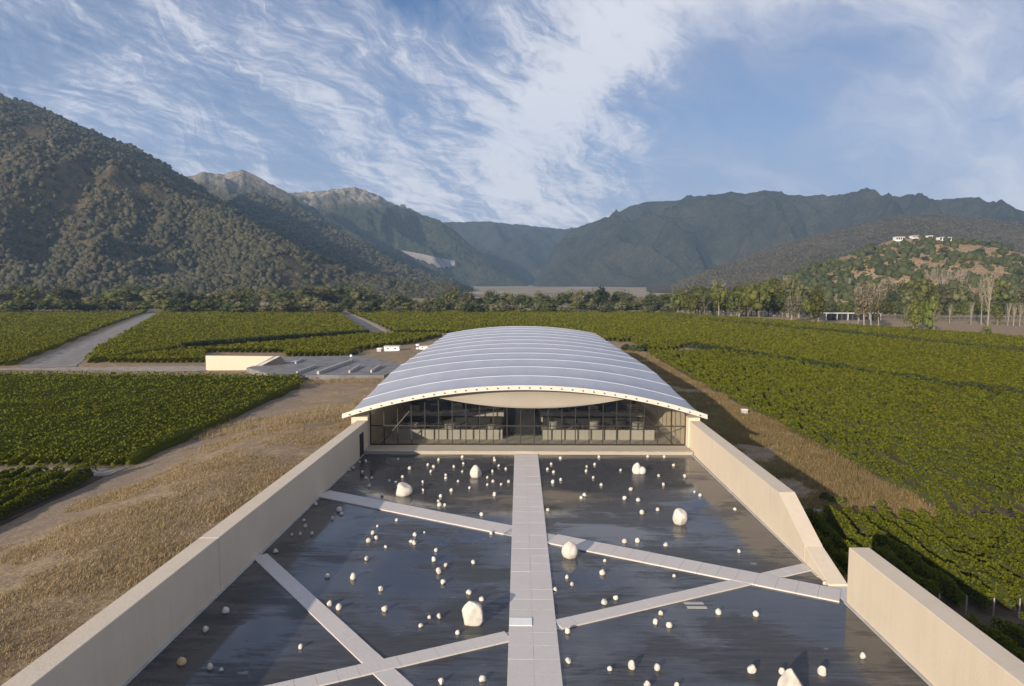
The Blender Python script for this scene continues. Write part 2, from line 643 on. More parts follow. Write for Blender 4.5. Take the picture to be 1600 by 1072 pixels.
def m_mountain(name, dark, light, rock, rock_amt=0.6, s=1.0, top=None):
    m, t, b = material(name)
    P = pos(t)
    n1 = t.noise(P, 0.004 * s, 6, 0.62, 0.3)
    n2 = t.noise(P, 0.02 * s, 6, 0.65)
    n3 = t.noise(P, 0.075 * s, 3, 0.6)
    f = t.rng(t.add(t.mul(n1, 0.5), t.mul(n2, 0.5)), 0.38, 0.62)
    c = t.mix(f, dark, light)
    c = t.mix(t.rng(n3, 0.42, 0.62, 0, 0.6), c, tuple(q * 0.55 for q in dark))
    rk = t.rng(t.noise(t.map(P, (1, 1, 0.6)), 0.0065 * s, 7, 0.7, 0.6), rock_amt, rock_amt + 0.07)
    c = t.mix(t.mul(rk, 0.8), c, rock)
    if top:
        z = t.xyz(P)[2]
        hi = t.rng(t.add(z, t.mul(t.sub(n1, 0.5), 260.0)), top[0], top[1])
        c = t.mix(t.mul(hi, t.rng(n2, 0.35, 0.6, 0.35, 1.0)), c, rock)
    t.put(b.inputs['Base Color'], c)
    b.inputs['Roughness'].default_value = 0.95
    b.inputs['Specular IOR Level'].default_value = 0.05
    t.put(b.inputs['Normal'], t.bump(t.add(n3, t.mul(n2, 1.5)), 0.9, 9.0 / s))
    return m


M = {}
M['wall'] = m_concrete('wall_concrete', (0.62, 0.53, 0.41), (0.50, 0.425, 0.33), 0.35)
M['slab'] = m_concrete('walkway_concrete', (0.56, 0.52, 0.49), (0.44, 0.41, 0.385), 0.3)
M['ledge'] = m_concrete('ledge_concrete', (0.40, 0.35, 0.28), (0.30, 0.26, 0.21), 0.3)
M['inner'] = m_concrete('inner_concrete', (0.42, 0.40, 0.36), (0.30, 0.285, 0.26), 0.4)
M['white'] = m_plain('white_paint', (0.80, 0.79, 0.77), 0.6, 0, 0.04)
M['lip'] = m_plain('lip_paint', (0.55, 0.52, 0.46), 0.5, 0, 0.05)
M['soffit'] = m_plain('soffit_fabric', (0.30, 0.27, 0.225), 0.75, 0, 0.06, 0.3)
M['steel'] = m_plain('dark_steel', (0.045, 0.042, 0.038), 0.45, 0.5)
M['dark'] = m_plain('dark_fill', (0.02, 0.02, 0.02), 0.8)  # near-black for doors and dark walls, and for shade painted in openings
M['roof'] = m_roof()
M['seam'] = m_plain('roof_seam', (0.54, 0.56, 0.63), 0.4, 0, 0.04)
M['glass'] = m_glass()
M['water'] = m_water()
M['stone'] = m_stone()
M['ochre'] = m_plain('ochre_stone', (0.55, 0.40, 0.20), 0.85, 0, 0.25, 4.0)
M['ground'] = m_ground()
M['dirt'] = m_plain('dirt_track', (0.30, 0.25, 0.20), 0.95, 0, 0.3, 0.8)
M['soil'] = m_plain('vineyard_soil', (0.085, 0.060, 0.036), 0.95, 0, 0.35, 1.2)
M['gravel'] = m_plain('gravel_road', (0.21, 0.19, 0.175), 0.95, 0, 0.22, 0.5)
M['asphalt'] = m_plain('dark_road', (0.10, 0.092, 0.085), 0.9, 0, 0.25, 0.3)
M['lot'] = m_plain('parking_paving', (0.17, 0.165, 0.165), 0.85, 0, 0.25, 0.4)
M['kerbgrey'] = m_plain('grey_kerb', (0.40, 0.39, 0.38), 0.85, 0, 0.15, 1.0)
M['vine'] = m_leaf('vine_leaves', (0.082, 0.096, 0.008), (0.145, 0.155, 0.013), (0.150, 0.128, 0.014), 0.30, 0.05)
M['vinefar'] = m_leaf('vine_leaves_far', (0.098, 0.104, 0.008), (0.148, 0.148, 0.011), (0.140, 0.118, 0.011), 0.30, 0.018)
M['vinecore'] = m_plain('vine_core_dark', (0.040, 0.050, 0.012), 0.9, 0, 0.3, 0.5)  # dark inner core added behind the leaves to block see-through
M['post'] = m_plain('grey_post', (0.30, 0.27, 0.24), 0.85, 0, 0.2, 3.0)
M['straw'] = m_leaf('dry_grass', (0.23, 0.165, 0.100), (0.47, 0.360, 0.230), (0.19, 0.132, 0.078), 0.35, 0.35)
M['strawr'] = m_leaf('dry_grass_golden', (0.17, 0.125, 0.055), (0.40, 0.300, 0.150), (0.14, 0.125, 0.05), 0.3, 0.22)
M['bark'] = m_plain('bark', (0.16, 0.13, 0.10), 0.9, 0, 0.3, 2.0)
M['palebark'] = m_plain('pale_bark', (0.24, 0.21, 0.165), 0.9, 0, 0.2, 2.0)
M['tgreen'] = m_leaf('tree_olive', (0.055, 0.064, 0.016), (0.118, 0.126, 0.034), None, 0.2, 0.15, True)
M['tdark'] = m_leaf('tree_dark', (0.034, 0.044, 0.016), (0.066, 0.078, 0.030), None, 0.15, 0.15, True)
M['tgrey'] = m_leaf('tree_greygreen', (0.078, 0.078, 0.034), (0.135, 0.128, 0.060), None, 0.2, 0.15, True)
M['tyell'] = m_leaf('tree_yellowgreen', (0.088, 0.104, 0.022), (0.150, 0.160, 0.036), None, 0.3, 0.15, True)
M['tbrown'] = m_leaf('tree_bare', (0.13, 0.115, 0.070), (0.20, 0.175, 0.11), None, 0.2, 0.15, True)
M['mtree'] = m_leaf('mountain_tree', (0.024, 0.026, 0.014), (0.088, 0.078, 0.043), (0.098, 0.077, 0.048), 0.0, 0.009)
M['htree'] = m_leaf('hill_shrub', (0.032, 0.042, 0.016), (0.072, 0.080, 0.030), None, 0.0, 0.02)
M['htree2'] = m_leaf('brown_scrub', (0.058, 0.050, 0.034), (0.092, 0.079, 0.052), None, 0.0, 0.006)
M['mt_left'] = m_mountain('left_mountain_soil', (0.066, 0.054, 0.032), (0.125, 0.098, 0.058), (0.22, 0.17, 0.11), 0.60)
M['mt_dark'] = m_mountain('dark_hill', (0.022, 0.028, 0.018), (0.050, 0.050, 0.030), (0.17, 0.13, 0.09), 0.70)
M['mt_back'] = m_mountain('back_ridge', (0.034, 0.042, 0.024), (0.070, 0.068, 0.040), (0.36, 0.31, 0.255), 0.62, 0.8, (300, 470))
M['mt_right'] = m_mountain('right_ridge', (0.028, 0.033, 0.022), (0.064, 0.060, 0.042), (0.26, 0.225, 0.17), 0.655, 1.3)
M['mt_mid'] = m_mountain('brown_hill', (0.070, 0.060, 0.040), (0.115, 0.096, 0.064), (0.20, 0.16, 0.11), 0.66, 1.5)
M['mt_near'] = m_mountain('shrubby_hill', (0.29, 0.205, 0.12), (0.37, 0.27, 0.16), (0.38, 0.29, 0.18), 0.62, 4.0)
M['scree'] = m_plain('pale_bare_soil', (0.22, 0.20, 0.19), 0.95, 0, 0.2, 0.02)


# ------------------------------------------------------------------ the ground
def axis(pieces):
    out = []
    for a, b, s in pieces:
        out += list(np.arange(a, b, s))
    out.append(pieces[-1][1])
    return np.array(sorted(set(np.round(out, 4))))


def grid_mesh(name, X, Y, Z, mat, smooth=True):
    nx, ny = len(X), len(Y)
    gx, gy = np.meshgrid(X, Y)
    V = np.stack([gx, gy, Z], -1).reshape(-1, 3)
    i = np.arange(nx * ny).reshape(ny, nx)
    F = np.stack([i[:-1, :-1], i[:-1, 1:], i[1:, 1:], i[1:, :-1]], -1).reshape(-1, 4)
    return mesh_np(name, V, F, mat, smooth)


gx_ = axis([(-5600, -1000, 200), (-1000, -200, 40), (-200, -60, 7), (-60, -19.6, 0.8), (-19.6, -16.5, 0.2), (-16.5, 17.6, 3),
            (17.6, 19.6, 0.2), (19.6, 60, 0.8), (60, 200, 7), (200, 1000, 40), (1000, 5600, 200)])
gy_ = axis([(-90, 8, 14), (8, 130, 0.8), (130, 220, 3), (220, 600, 20), (600, 5600, 100)])
GX, GY = np.meshgrid(gx_, gy_)
struct(link('ground', grid_mesh('ground', gx_, gy_, zg(GX, GY), M['ground'])))


def drape(name, poly_l, poly_r, mat, lift=0.05, nu=60, nv=5):
    """a road draped on the ground between two edge lines (world xy)"""
    def samp(p, n):
        p = np.array(p, float)
        s = np.concatenate([[0], np.cumsum(np.linalg.norm(np.diff(p, axis=0), axis=1))])
        q = np.linspace(0, s[-1], n)
        return np.stack([np.interp(q, s, p[:, 0]), np.interp(q, s, p[:, 1])], -1)
    a, b = samp(poly_l, nu), samp(poly_r, nu)
    w = np.linspace(0, 1, nv)[None, :, None]
    G = a[:, None, :] * (1 - w) + b[:, None, :] * w
    jit = (vnoise(G[:, :, 0], G[:, :, 1], 2.5, 9) - 0.5)
    for e, s in ((0, 1), (nv - 1, -1)):
        G[:, e, 0] += jit[:, e] * 0.7
    z = zg(G[:, :, 0], G[:, :, 1]) + lift
    V = np.concatenate([G, z[:, :, None]], -1).reshape(-1, 3)
    i = np.arange(nu * nv).reshape(nu, nv)
    F = np.stack([i[:-1, :-1], i[:-1, 1:], i[1:, 1:], i[1:, :-1]], -1).reshape(-1, 4)
    return struct(link(name, mesh_np(name, V, F, mat, True)))


def gl(*pts):
    return [gpt(*p).to_2d()[:] for p in pts]


drape('gravel_road', gl((30, 575), (100, 545), (170, 515), (233, 488)), gl((118, 573), (150, 546), (200, 516), (250, 489)), M['gravel'], 0.06, 80)
drape('dark_road', gl((576, 522), (556, 506), (526, 485)), gl((604, 521), (576, 505), (534, 484.5)), M['asphalt'], 0.06, 60)
drape('verge', gl((604, 521), (576, 505), (534, 484.5)), gl((614, 521), (583, 505), (536, 484.5)), M['dirt'], 0.05, 60)
drape('dirt_track', [(-110, 66.3), (-41, 66.3)], [(-110, 69.6), (-41, 69.6)], M['dirt'], 0.07, 90)
drape('farm_track', gl((0, 576), (322, 572.5)), gl((0, 579), (322, 580)), M['dirt'], 0.06, 50)

# ------------------------------------------------------------------ mountains
def loft(name, rows, nu, nvs, mat, amp=(0.0,), spur=120.0, fine=8.0, seed=0, smooth=True, ridge_noise=6.0):
    """surface through several lines of points [(px, py, D)]; noise makes spurs and gullies, each line stays put"""
    L = []
    for r in rows:
        p = np.array([at(*q)[:] for q in r])
        k = np.array([q[0] for q in r], float)
        uu = np.linspace(0, 1, nu)
        kk = (k - k[0]) / (k[-1] - k[0])
        # smooth interpolation along the line
        L.append(np.stack([np.interp(uu, kk, p[:, c]) for c in range(3)], -1))
    V = []
    W = []
    for i in range(len(L) - 1):
        n = nvs[i]
        for j in range(n + (1 if i == len(L) - 2 else 0)):
            w = j / n
            V.append(L[i] * (1 - w) + L[i + 1] * w)
            W.append((amp[i] if i < len(amp) else amp[-1]) * math.sin(math.pi * w) ** 0.8)
    V = np.array(V)
    nv = len(V)
    hz_ = np.abs(L[1][:, 2] - L[0][:, 2]); hz_ = np.clip(hz_ / hz_.max() * 1.25, 0.04, 1.0)
    for a in range(nv):
        for b in range(nu):
            x, y, z = V[a, b]
            wx = 0.55 * spur * mnoise.noise(Vector((x / (spur * 1.7), y / (spur * 1.7), seed + 9)))
            q = Vector(((x + wx) / spur + seed * 3.7, y / (spur * 2.2) - seed * 1.9, 0.37 * seed))
            r1 = 1 - abs(mnoise.noise(q)) * 2.2
            r2 = 1 - abs(mnoise.noise(q * 2.3 + Vector((5, 3, 1)))) * 2.0
            d = hz_[b] * W[a] * ((r1 - 0.45) + 0.45 * (r2 - 0.45))
            f = mnoise.noise(Vector((x / 38.0, y / 38.0, seed))) + 0.5 * mnoise.noise(Vector((x / 15.0, y / 15.0, seed + 4)))
            edge = min(1.0, W[a] / max(1e-6, max(amp)) * 2.0)
            V[a, b, 2] += d + hz_[b] * f * (fine * edge + (ridge_noise if a >= nvs[0] * 0.9 else 0.0) * (1 - edge))
    G = np.array(V)
    i = np.arange(nu * nv).reshape(nv, nu)
    F = np.stack([i[:-1, :-1], i[:-1, 1:], i[1:, 1:], i[1:, :-1]], -1).reshape(-1, 4)
    o = struct(link(name, mesh_np(name, G.reshape(-1, 3), F, mat, smooth)))
    return o, G


# left wooded mountain: foot, spur crest, skyline, far side
mt_left, G_left = loft('mountain', [
    [(-900, 475, 820), (-300, 475, 830), (100, 475, 850), (400, 473, 880), (560, 472, 920), (720, 470, 960)],
    [(-900, 215, 1420), (-300, 170, 1360), (0, 176, 1300), (152, 232, 1250), (290, 312, 1190), (380, 345, 1140), (496, 404, 1080), (560, 432, 1060), (640, 449, 1040), (720, 454, 1030)],
    [(-900, 190, 1900), (-300, 130, 1780), (0, 150, 1700), (60, 166, 1680), (130, 200, 1650), (200, 226, 1620), (250, 252, 1600), (300, 284, 1560), (350, 318, 1500), (400, 354, 1440), (450, 384, 1380), (500, 402, 1330), (560, 428, 1270), (640, 443, 1200), (720, 452, 1120)],
    [(-900, 200, 2600), (0, 330, 2300), (400, 430, 1900), (720, 452, 1400)]],
    260, (60, 16, 6), M['mt_left'], (74.0, 12.0, 5.0), 150.0, 10.0, 1, True, 5.0)

dark_hill, G_dark = loft('dark_hill', [
    [(250, 462, 1450), (500, 462, 1400), (740, 462, 1350)],
    [(250, 350, 2000), (345, 322, 2050), (372, 305, 2080), (400, 301, 2100), (450, 320, 2080), (540, 366, 2000), (620, 410, 1900), (680, 433, 1800), (740, 449, 1650)],
    [(250, 420, 2600), (500, 430, 2500), (740, 449, 2000)]],
    150, (34, 6), M['mt_dark'], (30.0, 5.0), 150.0, 9.0, 2, True, 6.0)

far_saddle, G_saddle = loft('far_saddle', [
    [(600, 452, 3600), (1000, 452, 3600)],
    [(600, 349, 4900), (640, 348, 4900), (712, 347, 4900), (760, 346, 4900), (800, 350, 4900), (840, 354, 4900), (880, 358, 4900), (930, 355, 4900), (1000, 352, 4900)],
    [(600, 420, 5500), (1000, 420, 5500)]],
    160, (50, 6), M['mt_right'], (110.0, 8.0), 300.0, 16.0, 11, True, 8.0)
back_ridge, G_back = loft('back_ridge', [
    [(330, 452, 2500), (560, 452, 2600), (830, 451, 2900)],
    [(330, 325, 3000), (402, 310, 3100), (440, 303, 3200), (470, 300, 3250), (500, 299, 3300), (520, 297, 3300), (540, 295, 3300), (555, 294, 3300), (570, 297, 3300), (582, 302, 3300), (620, 321, 3350), (650, 332, 3350), (680, 342, 3350),
     (712, 362, 3300), (740, 386, 3250), (780, 420, 3150), (830, 449, 3000)],
    [(330, 400, 4200), (600, 400, 4300), (830, 450, 4000)]],
    260, (76, 8), M['mt_back'], (130.0, 8.0), 330.0, 22.0, 3, True, 9.0)
near_ridge, G_nridge = loft('rocky_ridge', [
    [(150, 452, 2050), (450, 452, 2100), (730, 451, 2250)],
    [(150, 318, 2500), (300, 273, 2600), (320, 267, 2600), (335, 273, 2610), (352, 270, 2620), (378, 266, 2630), (402, 276, 2640), (430, 292, 2650), (470, 312, 2640), (510, 338, 2600), (550, 362, 2560), (600, 390, 2500), (650, 416, 2440), (700, 440, 2380), (730, 449, 2350)],
    [(150, 400, 3300), (450, 400, 3400), (730, 449, 2900)]],
    240, (66, 8), M['mt_back'], (110.0, 8.0), 260.0, 18.0, 8, True, 8.0)

right_ridge, G_right = loft('right_ridge', [
    [(830, 451, 2750), (1000, 451, 2500), (1200, 452, 2300), (1500, 453, 2100), (2200, 455, 1800)],
    [(830, 449, 3200), (845, 425, 3400), (862, 395, 3550), (885, 367, 3650), (905, 355, 3700), (950, 340, 3700), (985, 322, 3600), (1010, 316, 3550), (1060, 313, 3450), (1105, 308, 3350), (1140, 300, 3300), (1165, 303, 3250),
     (1195, 297, 3200), (1225, 306, 3150), (1280, 309, 3050), (1330, 301, 3000), (1350, 299, 2980), (1380, 306, 2950), (1420, 308, 2900), (1470, 313, 2850), (1510, 309, 2800), (1550, 318, 2750), (1600, 331, 2700), (2200, 360, 2300)],
    [(830, 450, 4300), (1200, 400, 4200), (1600, 400, 3600), (2200, 420, 3000)]],
    320, (76, 8), M['mt_right'], (150.0, 8.0), 260.0, 20.0, 4, True, 7.0)

brown_hill, G_brown = loft('brown_hill', [
    [(1010, 464, 1250), (1200, 465, 1180), (1500, 468, 1080), (2100, 472, 950)],
    [(1010, 458, 1450), (1060, 443, 1560), (1110, 421, 1650), (1180, 396, 1750), (1280, 366, 1800), (1380, 341, 1800), (1430, 335, 1790), (1500, 338, 1780), (1560, 346, 1760), (1600, 351, 1740), (2100, 340, 1500)],
    [(1010, 446, 2100), (1400, 410, 2300), (2100, 420, 2000)]],
    170, (40, 6), M['mt_mid'], (34.0, 5.0), 120.0, 8.0, 5, True, 4.0)

shrub_hill, G_shrub = loft('shrubby_hill', [
    [(1140, 486, 640), (1300, 490, 570), (1500, 492, 540), (1900, 498, 500)],
    [(1140, 466, 720), (1200, 447, 750), (1240, 430, 770), (1270, 416, 790), (1300, 406, 800), (1340, 394, 810), (1390, 376, 830), (1430, 371, 840), (1480, 373, 830), (1530, 381, 810), (1600, 397, 790), (1900, 420, 700)],
    [(1140, 462, 900), (1400, 430, 1000), (1900, 450, 900)]],
    130, (36, 5), M['mt_near'], (9.0, 2.0), 60.0, 2.2, 6, True, 1.0)

from mathutils.bvhtree import BVHTree
_tv, _tp = [], []
for o_ in (mt_left, dark_hill, near_ridge, back_ridge):
    b0 = len(_tv)
    _tv += [v.co[:] for v in o_.data.vertices]
    _tp += [tuple(i + b0 for i in p.vertices) for p in o_.data.polygons]
BVH = BVHTree.FromPolygons(_tv, _tp)


def hill_patch(name, top, bot, mat, n=26, m=7):
    """a bare patch lying on the mountain side, a few metres proud of it"""
    tx, ty = zip(*top); bx, by_ = zip(*bot)
    V = []
    for i in range(n):
        w = i / (n - 1)
        X = tx[0] + (tx[-1] - tx[0]) * w
        ya = np.interp(X, tx, ty); yb = np.interp(X, bx, by_)
        yb = ya + (yb - ya) * (0.82 + 0.36 * random.random())
        for j in range(m):
            d = ray(X, ya + (yb - ya) * j / (m - 1)).normalized()
            hit = BVH.ray_cast(CAM, d)
            p = hit[0] if hit[0] is not None else at(X, ya, 1500)
            V.append(tuple(p - d * 5.0))
    i = np.arange(n * m).reshape(n, m)
    F = np.stack([i[:-1, :-1], i[:-1, 1:], i[1:, 1:], i[1:, :-1]], -1).reshape(-1, 4)
    return struct(link(name, mesh_np(name, V, F, mat, True)))


hill_patch('bare_slope', [(627, 391), (655, 396), (682, 402), (711, 407)], [(627, 392), (650, 405), (690, 418), (711, 417)], M['scree'])


def sample_surface(G, n, rows, cols, seed):
    """random points on a loft (grid G) within given row and column ranges"""
    rg = np.random.default_rng(seed)
    a = rg.uniform(rows[0], rows[1] - 1.001, n); b = rg.uniform(cols[0], cols[1] - 1.001, n)
    i, j = a.astype(int), b.astype(int)
    fa, fb = (a - i)[:, None], (b - j)[:, None]
    return (G[i, j] * (1 - fa) * (1 - fb) + G[i + 1, j] * fa * (1 - fb) + G[i, j + 1] * (1 - fa) * fb + G[i + 1, j + 1] * fa * fb)


def forest(name, P, rmin, rmax, mat, seed, tmpl=ICO1):
    rg = np.random.default_rng(seed)
    r = rg.uniform(0, 1, len(P)) ** 2.4 * (rmax - rmin) + rmin
    P = P + np.stack([0 * r, 0 * r, r * 0.45], -1)
    V, F = lumps(P, np.stack([r * rg.uniform(.85, 1.2, len(P)), r * rg.uniform(.85, 1.2, len(P)), r * rg.uniform(.8, 1.25, len(P))], -1), tmpl, 0.42, rng=rg)
    return stuff(link(name, mesh_np(name, V, F, mat, True)))


Pm = sample_surface(G_left, 37000, (1, 78), (88, 260), 11)
Pm = Pm[vnoise(Pm[:, 0], Pm[:, 1], 55, 21) + 0.7 * vnoise(Pm[:, 0], Pm[:, 1], 22, 22) > 0.62]
forest('mountain_forest', Pm, 1.2, 5.6, M['mtree'], 12)
Pd = sample_surface(G_dark, 6000, (2, 36), (6, 140), 13)
forest('dark_hill_forest', Pd, 2.5, 6.5, M['mtree'], 14, ICO1)
Pb = sample_surface(G_brown, 11000, (1, 42), (6, 150), 15)
Pb = Pb[vnoise(Pb[:, 0], Pb[:, 1], 70, 31) > 0.25]
forest('scrub_woods', Pb, 1.3, 3.8, M['htree2'], 16)
Ps = sample_surface(G_shrub, 4200, (1, 38), (6, 118), 17)
keep = (vnoise(Ps[:, 0], Ps[:, 1], 34, 41) + 0.5 * vnoise(Ps[:, 0], Ps[:, 1], 13, 42) + 0.12 * sstep(210, 330, Ps[:, 0])) > 0.69
Ps = Ps[keep]
forest('hillside_scrub', Ps, 1.1, 4.8, M['htree'], 18)

# ------------------------------------------------------------------ plaza: water, walkways, ledge
struct(link('water', grid_mesh('water', np.linspace(XL - 1.0, XR + 0.35, 12), np.linspace(9, 71.6, 20), np.zeros((20, 12)), M['water'], False)))

WZ = 0.10                                     # walkway tops above the water


def strip_slabs(name, x0, y0, x1, y1, width, pitch, mat, z=WZ, cut=None, gap=0.006, cols=1, lab=None):
    """a walkway of separate slabs laid along a straight line; returns the parent object"""
    L = math.hypot(x1 - x0, y1 - y0)
    a = math.atan2(y1 - y0, x1 - x0)
    base = MB().box(0, L, -width / 2 + 0.06, width / 2 - 0.06, -0.30, z - 0.05)
    root = struct(link(name, base.mesh(name + '_bed', M['kerbgrey']), loc=(x0, y0, 0)))
    root.rotation_euler = (0, 0, a)
    n = int(L / pitch)
    meshes = []
    cw = width / cols
    for s in range(4):
        rg = random.Random(s)
        b = MB().box(gap, L / n - gap, -cw / 2 + gap / 2, cw / 2 - gap / 2, z - 0.09, z + rg.uniform(-0.003, 0.003))
        meshes.append(b.mesh('slab', mat, False, 0.004))
    for i in range(n):
        for c in range(cols):
            o = link('slab', meshes[random.randrange(4)], root, (i * L / n, -width / 2 + cw * (c + 0.5), random.uniform(-0.003, 0.003)))
            if cut and cut(x0 + (i + .5) * L / n * math.cos(a), y0 + (i + .5) * L / n * math.sin(a), L / n * 0.5):
                bpy.data.objects.remove(o)
    return root


WX0, WX1, WXM = -0.55, 1.95, 0.66
main_walk = strip_slabs('central_walkway', WXM - 0.0, 10.0, WXM, 71.55, 2.5, 1.25, M['slab'], WZ, None, 0.006, 2)
main_walk.location.x = (WX0 + WX1) / 2
in_main = lambda x, y, h: WX0 - h * 0.75 < x < WX1 + h * 0.75
strip_slabs('long_slanted_walkway', XL + 0.3, 57.45, XR + 0.1, 38.4, 1.8, 1.15, M['slab'], WZ - 0.012, in_main)
strip_slabs('narrow_slanted_walkway', XR, 42.5, XL - 0.6, 25.54, 0.98, 0.95, M['slab'], WZ - 0.024, in_main)
strip_slabs('left_slanted_walkway', -17.3, 43.93, -0.6, 23.3, 0.98, 0.95, M['slab'], WZ - 0.036, in_main)
wb = gp(812, 972, WZ)
tag(link('threshold_plate', MB().box(-0.6, 0.6, -0.42, 0.42, 0.0, 0.045).mesh('threshold_plate', M['white'], False, 0.008), loc=(WX0 + 0.625, wb.y, WZ - 0.002)),
    'white painted plate across half of the central walkway', 'plate')
for k in range(2):  # two flat pale strips set in the water
    p = gp(1084 + k * 5, 942 + k * 6.5, 0.02)
    tag(link('pale_strip', MB().box(-0.55, 0.55, -0.13, 0.13, -0.03, 0.02).mesh('pale_strip', M['kerbgrey'], False, 0.01), loc=(p.x, p.y, 0.0)),
        ('rear' if k == 0 else 'front') + ' one of the two pale strips lying in the water below the narrow walkway', 'slab')

# concrete ledge under the glass front
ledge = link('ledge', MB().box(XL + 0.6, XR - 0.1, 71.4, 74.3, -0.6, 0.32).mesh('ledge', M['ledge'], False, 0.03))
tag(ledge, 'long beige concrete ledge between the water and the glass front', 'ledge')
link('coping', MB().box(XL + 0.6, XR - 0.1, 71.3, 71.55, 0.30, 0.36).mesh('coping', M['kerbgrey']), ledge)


# ------------------------------------------------------------------ plaza walls
def xin(x_in, y):
    return x_in - 0.0286 * (49.0 - y) if x_in < 0 else x_in + 0.006 * (49.0 - y)


def wall_thing(name, label, x_in, sgn, segs):
    root = thing(name, label, 'wall', (0, 0, 0))
    for (y0, y1, zt0, zt1) in segs:
        xa, xb = sorted((xin(x_in, y0), xin(x_in, y0) + sgn * 1.15))
        xc, xd = sorted((xin(x_in, y1), xin(x_in, y1) + sgn * 1.15))
        b = MB().hexa([(xa, y0, -4), (xb, y0, -4), (xd, y1, -4), (xc, y1, -4), (xa, y0, zt0), (xb, y0, zt0), (xd, y1, zt1), (xc, y1, zt1)])
        link('wall_panel', b.mesh('wall_panel', M['wall'], False, 0.03), root)
    return root


WT = 3.25
wl = wall_thing('concrete_wall', 'long shaded concrete wall with flat top beside the dry grass slope', XL, -1,
                [(8, 38.6, WT, WT), (38.64, 73.4, WT, WT)])
# dark panel painted as the shade of an opening at its far end
link('doorway_shade', MB().box(XL + 0.5, XL + 0.665, 70.1, 71.3, 0.05, 2.3).mesh('doorway_shade', M['dark']), wl)
link('door_frame', MB().box(XL + 0.5, XL + 0.70, 69.98, 70.1, 0.05, 2.42).box(XL + 0.5, XL + 0.70, 71.3, 71.42, 0.05, 2.42).box(XL + 0.5, XL + 0.70, 70.1, 71.3, 2.3, 2.42).mesh('door_frame', M['steel']), wl)
wr = wall_thing('concrete_wall', 'sunlit beige concrete wall with a slanted end, joining the roof corner', XR, 1,
                [(43.2, 73.4, WT, WT)])
# slanted end in two pours
b = MB().hexa([(XR, 39.7, -4), (XR + 1.15, 39.7, -4), (XR + 1.15, 43.17, -4), (XR, 43.17, -4), (XR, 39.7, 0.15), (XR + 1.15, 39.7, 0.15), (XR + 1.15, 43.17, 1.12), (XR, 43.17, 1.12)])
link('wall_panel', b.mesh('slanted_end', M['wall'], False, 0.02), wr)
# upper slanted piece replaces the first metres of the wall
for ch in list(wr.children):
    if ch.data.name.startswith('wall_panel'):
        bpy.data.objects.remove(ch)
b = MB().hexa([(XR, 43.21, -4), (XR + 1.15, 43.21, -4), (XR + 1.15, 47.9, -4), (XR, 47.9, -4), (XR, 43.21, 1.13), (XR + 1.15, 43.21, 1.13), (XR + 1.15, 47.9, WT), (XR, 47.9, WT)])
b.hexa([(XR, 47.9, -4), (XR + 1.15, 47.9, -4), (XR + 1.15, 73.4, -4), (XR, 73.4, -4), (XR, 47.9, WT), (XR + 1.15, 47.9, WT), (XR + 1.15, 73.4, WT), (XR, 73.4, WT)])
link('wall_panel', b.mesh('sloped_panel', M['wall'], False, 0.0), wr)
w2 = wall_thing('concrete_wall', 'sunlit beige concrete wall standing alone beside the near vine rows', XR, 1, [(8, 37.6, WT, WT)])
for x0, s, y0, y1 in ((XL, 1, 9, 71.5), (XR, -1, 41, 71.5), (XR, -1, 9, 37.6)):
    xa, xb = sorted((xin(x0, y0), xin(x0, y0) + s * 0.16))
    xc, xd = sorted((xin(x0, y1), xin(x0, y1) + s * 0.16))
    struct(link('kerb', MB().hexa([(xa, y0, -.2), (xb, y0, -.2), (xd, y1, -.2), (xc, y1, -.2), (xa, y0, .06), (xb, y0, .06), (xd, y1, .06), (xc, y1, .06)]).mesh('kerb', M['kerbgrey'], False, 0.01)))
struct(link('gap_threshold', MB().box(XR, XR + 1.2, 37.6, 39.7, -1.0, 0.03).mesh('gap_threshold', M['slab'], False, 0.01)))

# ------------------------------------------------------------------ the hall under the fabric roof
XC, HW, YF, YB = 0.5, 19.5, 73.0, 178.0
NB = 12
hall = thing('winery_hall', 'long low hall under a white vaulted fabric roof with glass front', 'building', (0, 0, 0))


def eave(y): return 3.9 + 1.35 * float(sstep(YF, YF + 34, np.array([y]))[0])
def crown(y): return 7.05 + 0.15 * float(sstep(YF, YF + 40, np.array([y]))[0])


def roof_z(s, y):
    """s in -1..1 across"""
    e, c = eave(y), crown(y)
    return e + (c - e) * (1 - abs(s) ** 2.05)


bay = (YB - YF) / NB
NS = 56
for k in range(NB):
    y0, y1 = YF + k * bay, YF + (k + 1) * bay
    nv = 9
    V, Fq = [], []
    for top in (0, 1):
        for j in range(nv):
            w = j / (nv - 1)
            y = y0 + 0.02 + (bay - 0.04) * w
            for i in range(NS + 1):
                s = -1 + 2 * i / NS
                sag = 0.20 * math.sin(math.pi * w) * (1 - abs(s) ** 4)     # the skin dips between the ribs
                edge = 0.5 * math.sin(math.pi * w) if abs(s) > 0.999 else 0
                V.append((XC + s * (HW - edge * 0.25), y, roof_z(s, y) - sag - (0.0 if top else 0.07)))
    n1 = nv * (NS + 1)
    idx = np.arange(n1).reshape(nv, NS + 1)
    top_f = np.stack([idx[:-1, :-1], idx[:-1, 1:], idx[1:, 1:], idx[1:, :-1]], -1).reshape(-1, 4) + n1
    bot_f = np.stack([idx[:-1, :-1], idx[1:, :-1], idx[1:, 1:], idx[:-1, 1:]], -1).reshape(-1, 4)
    V += V                                                     # the thin rim has vertices of its own, so the skin shades smoothly
    side = []
    for r in (idx[0], idx[-1], idx[:, 0], idx[:, -1]):
        side.append(np.stack([r[:-1], r[1:], r[1:] + n1, r[:-1] + n1], -1) + 2 * n1)
    link('roof_panel', mesh_np('roof_panel', V, np.concatenate([top_f, bot_f] + side), M['roof'], True), hall)
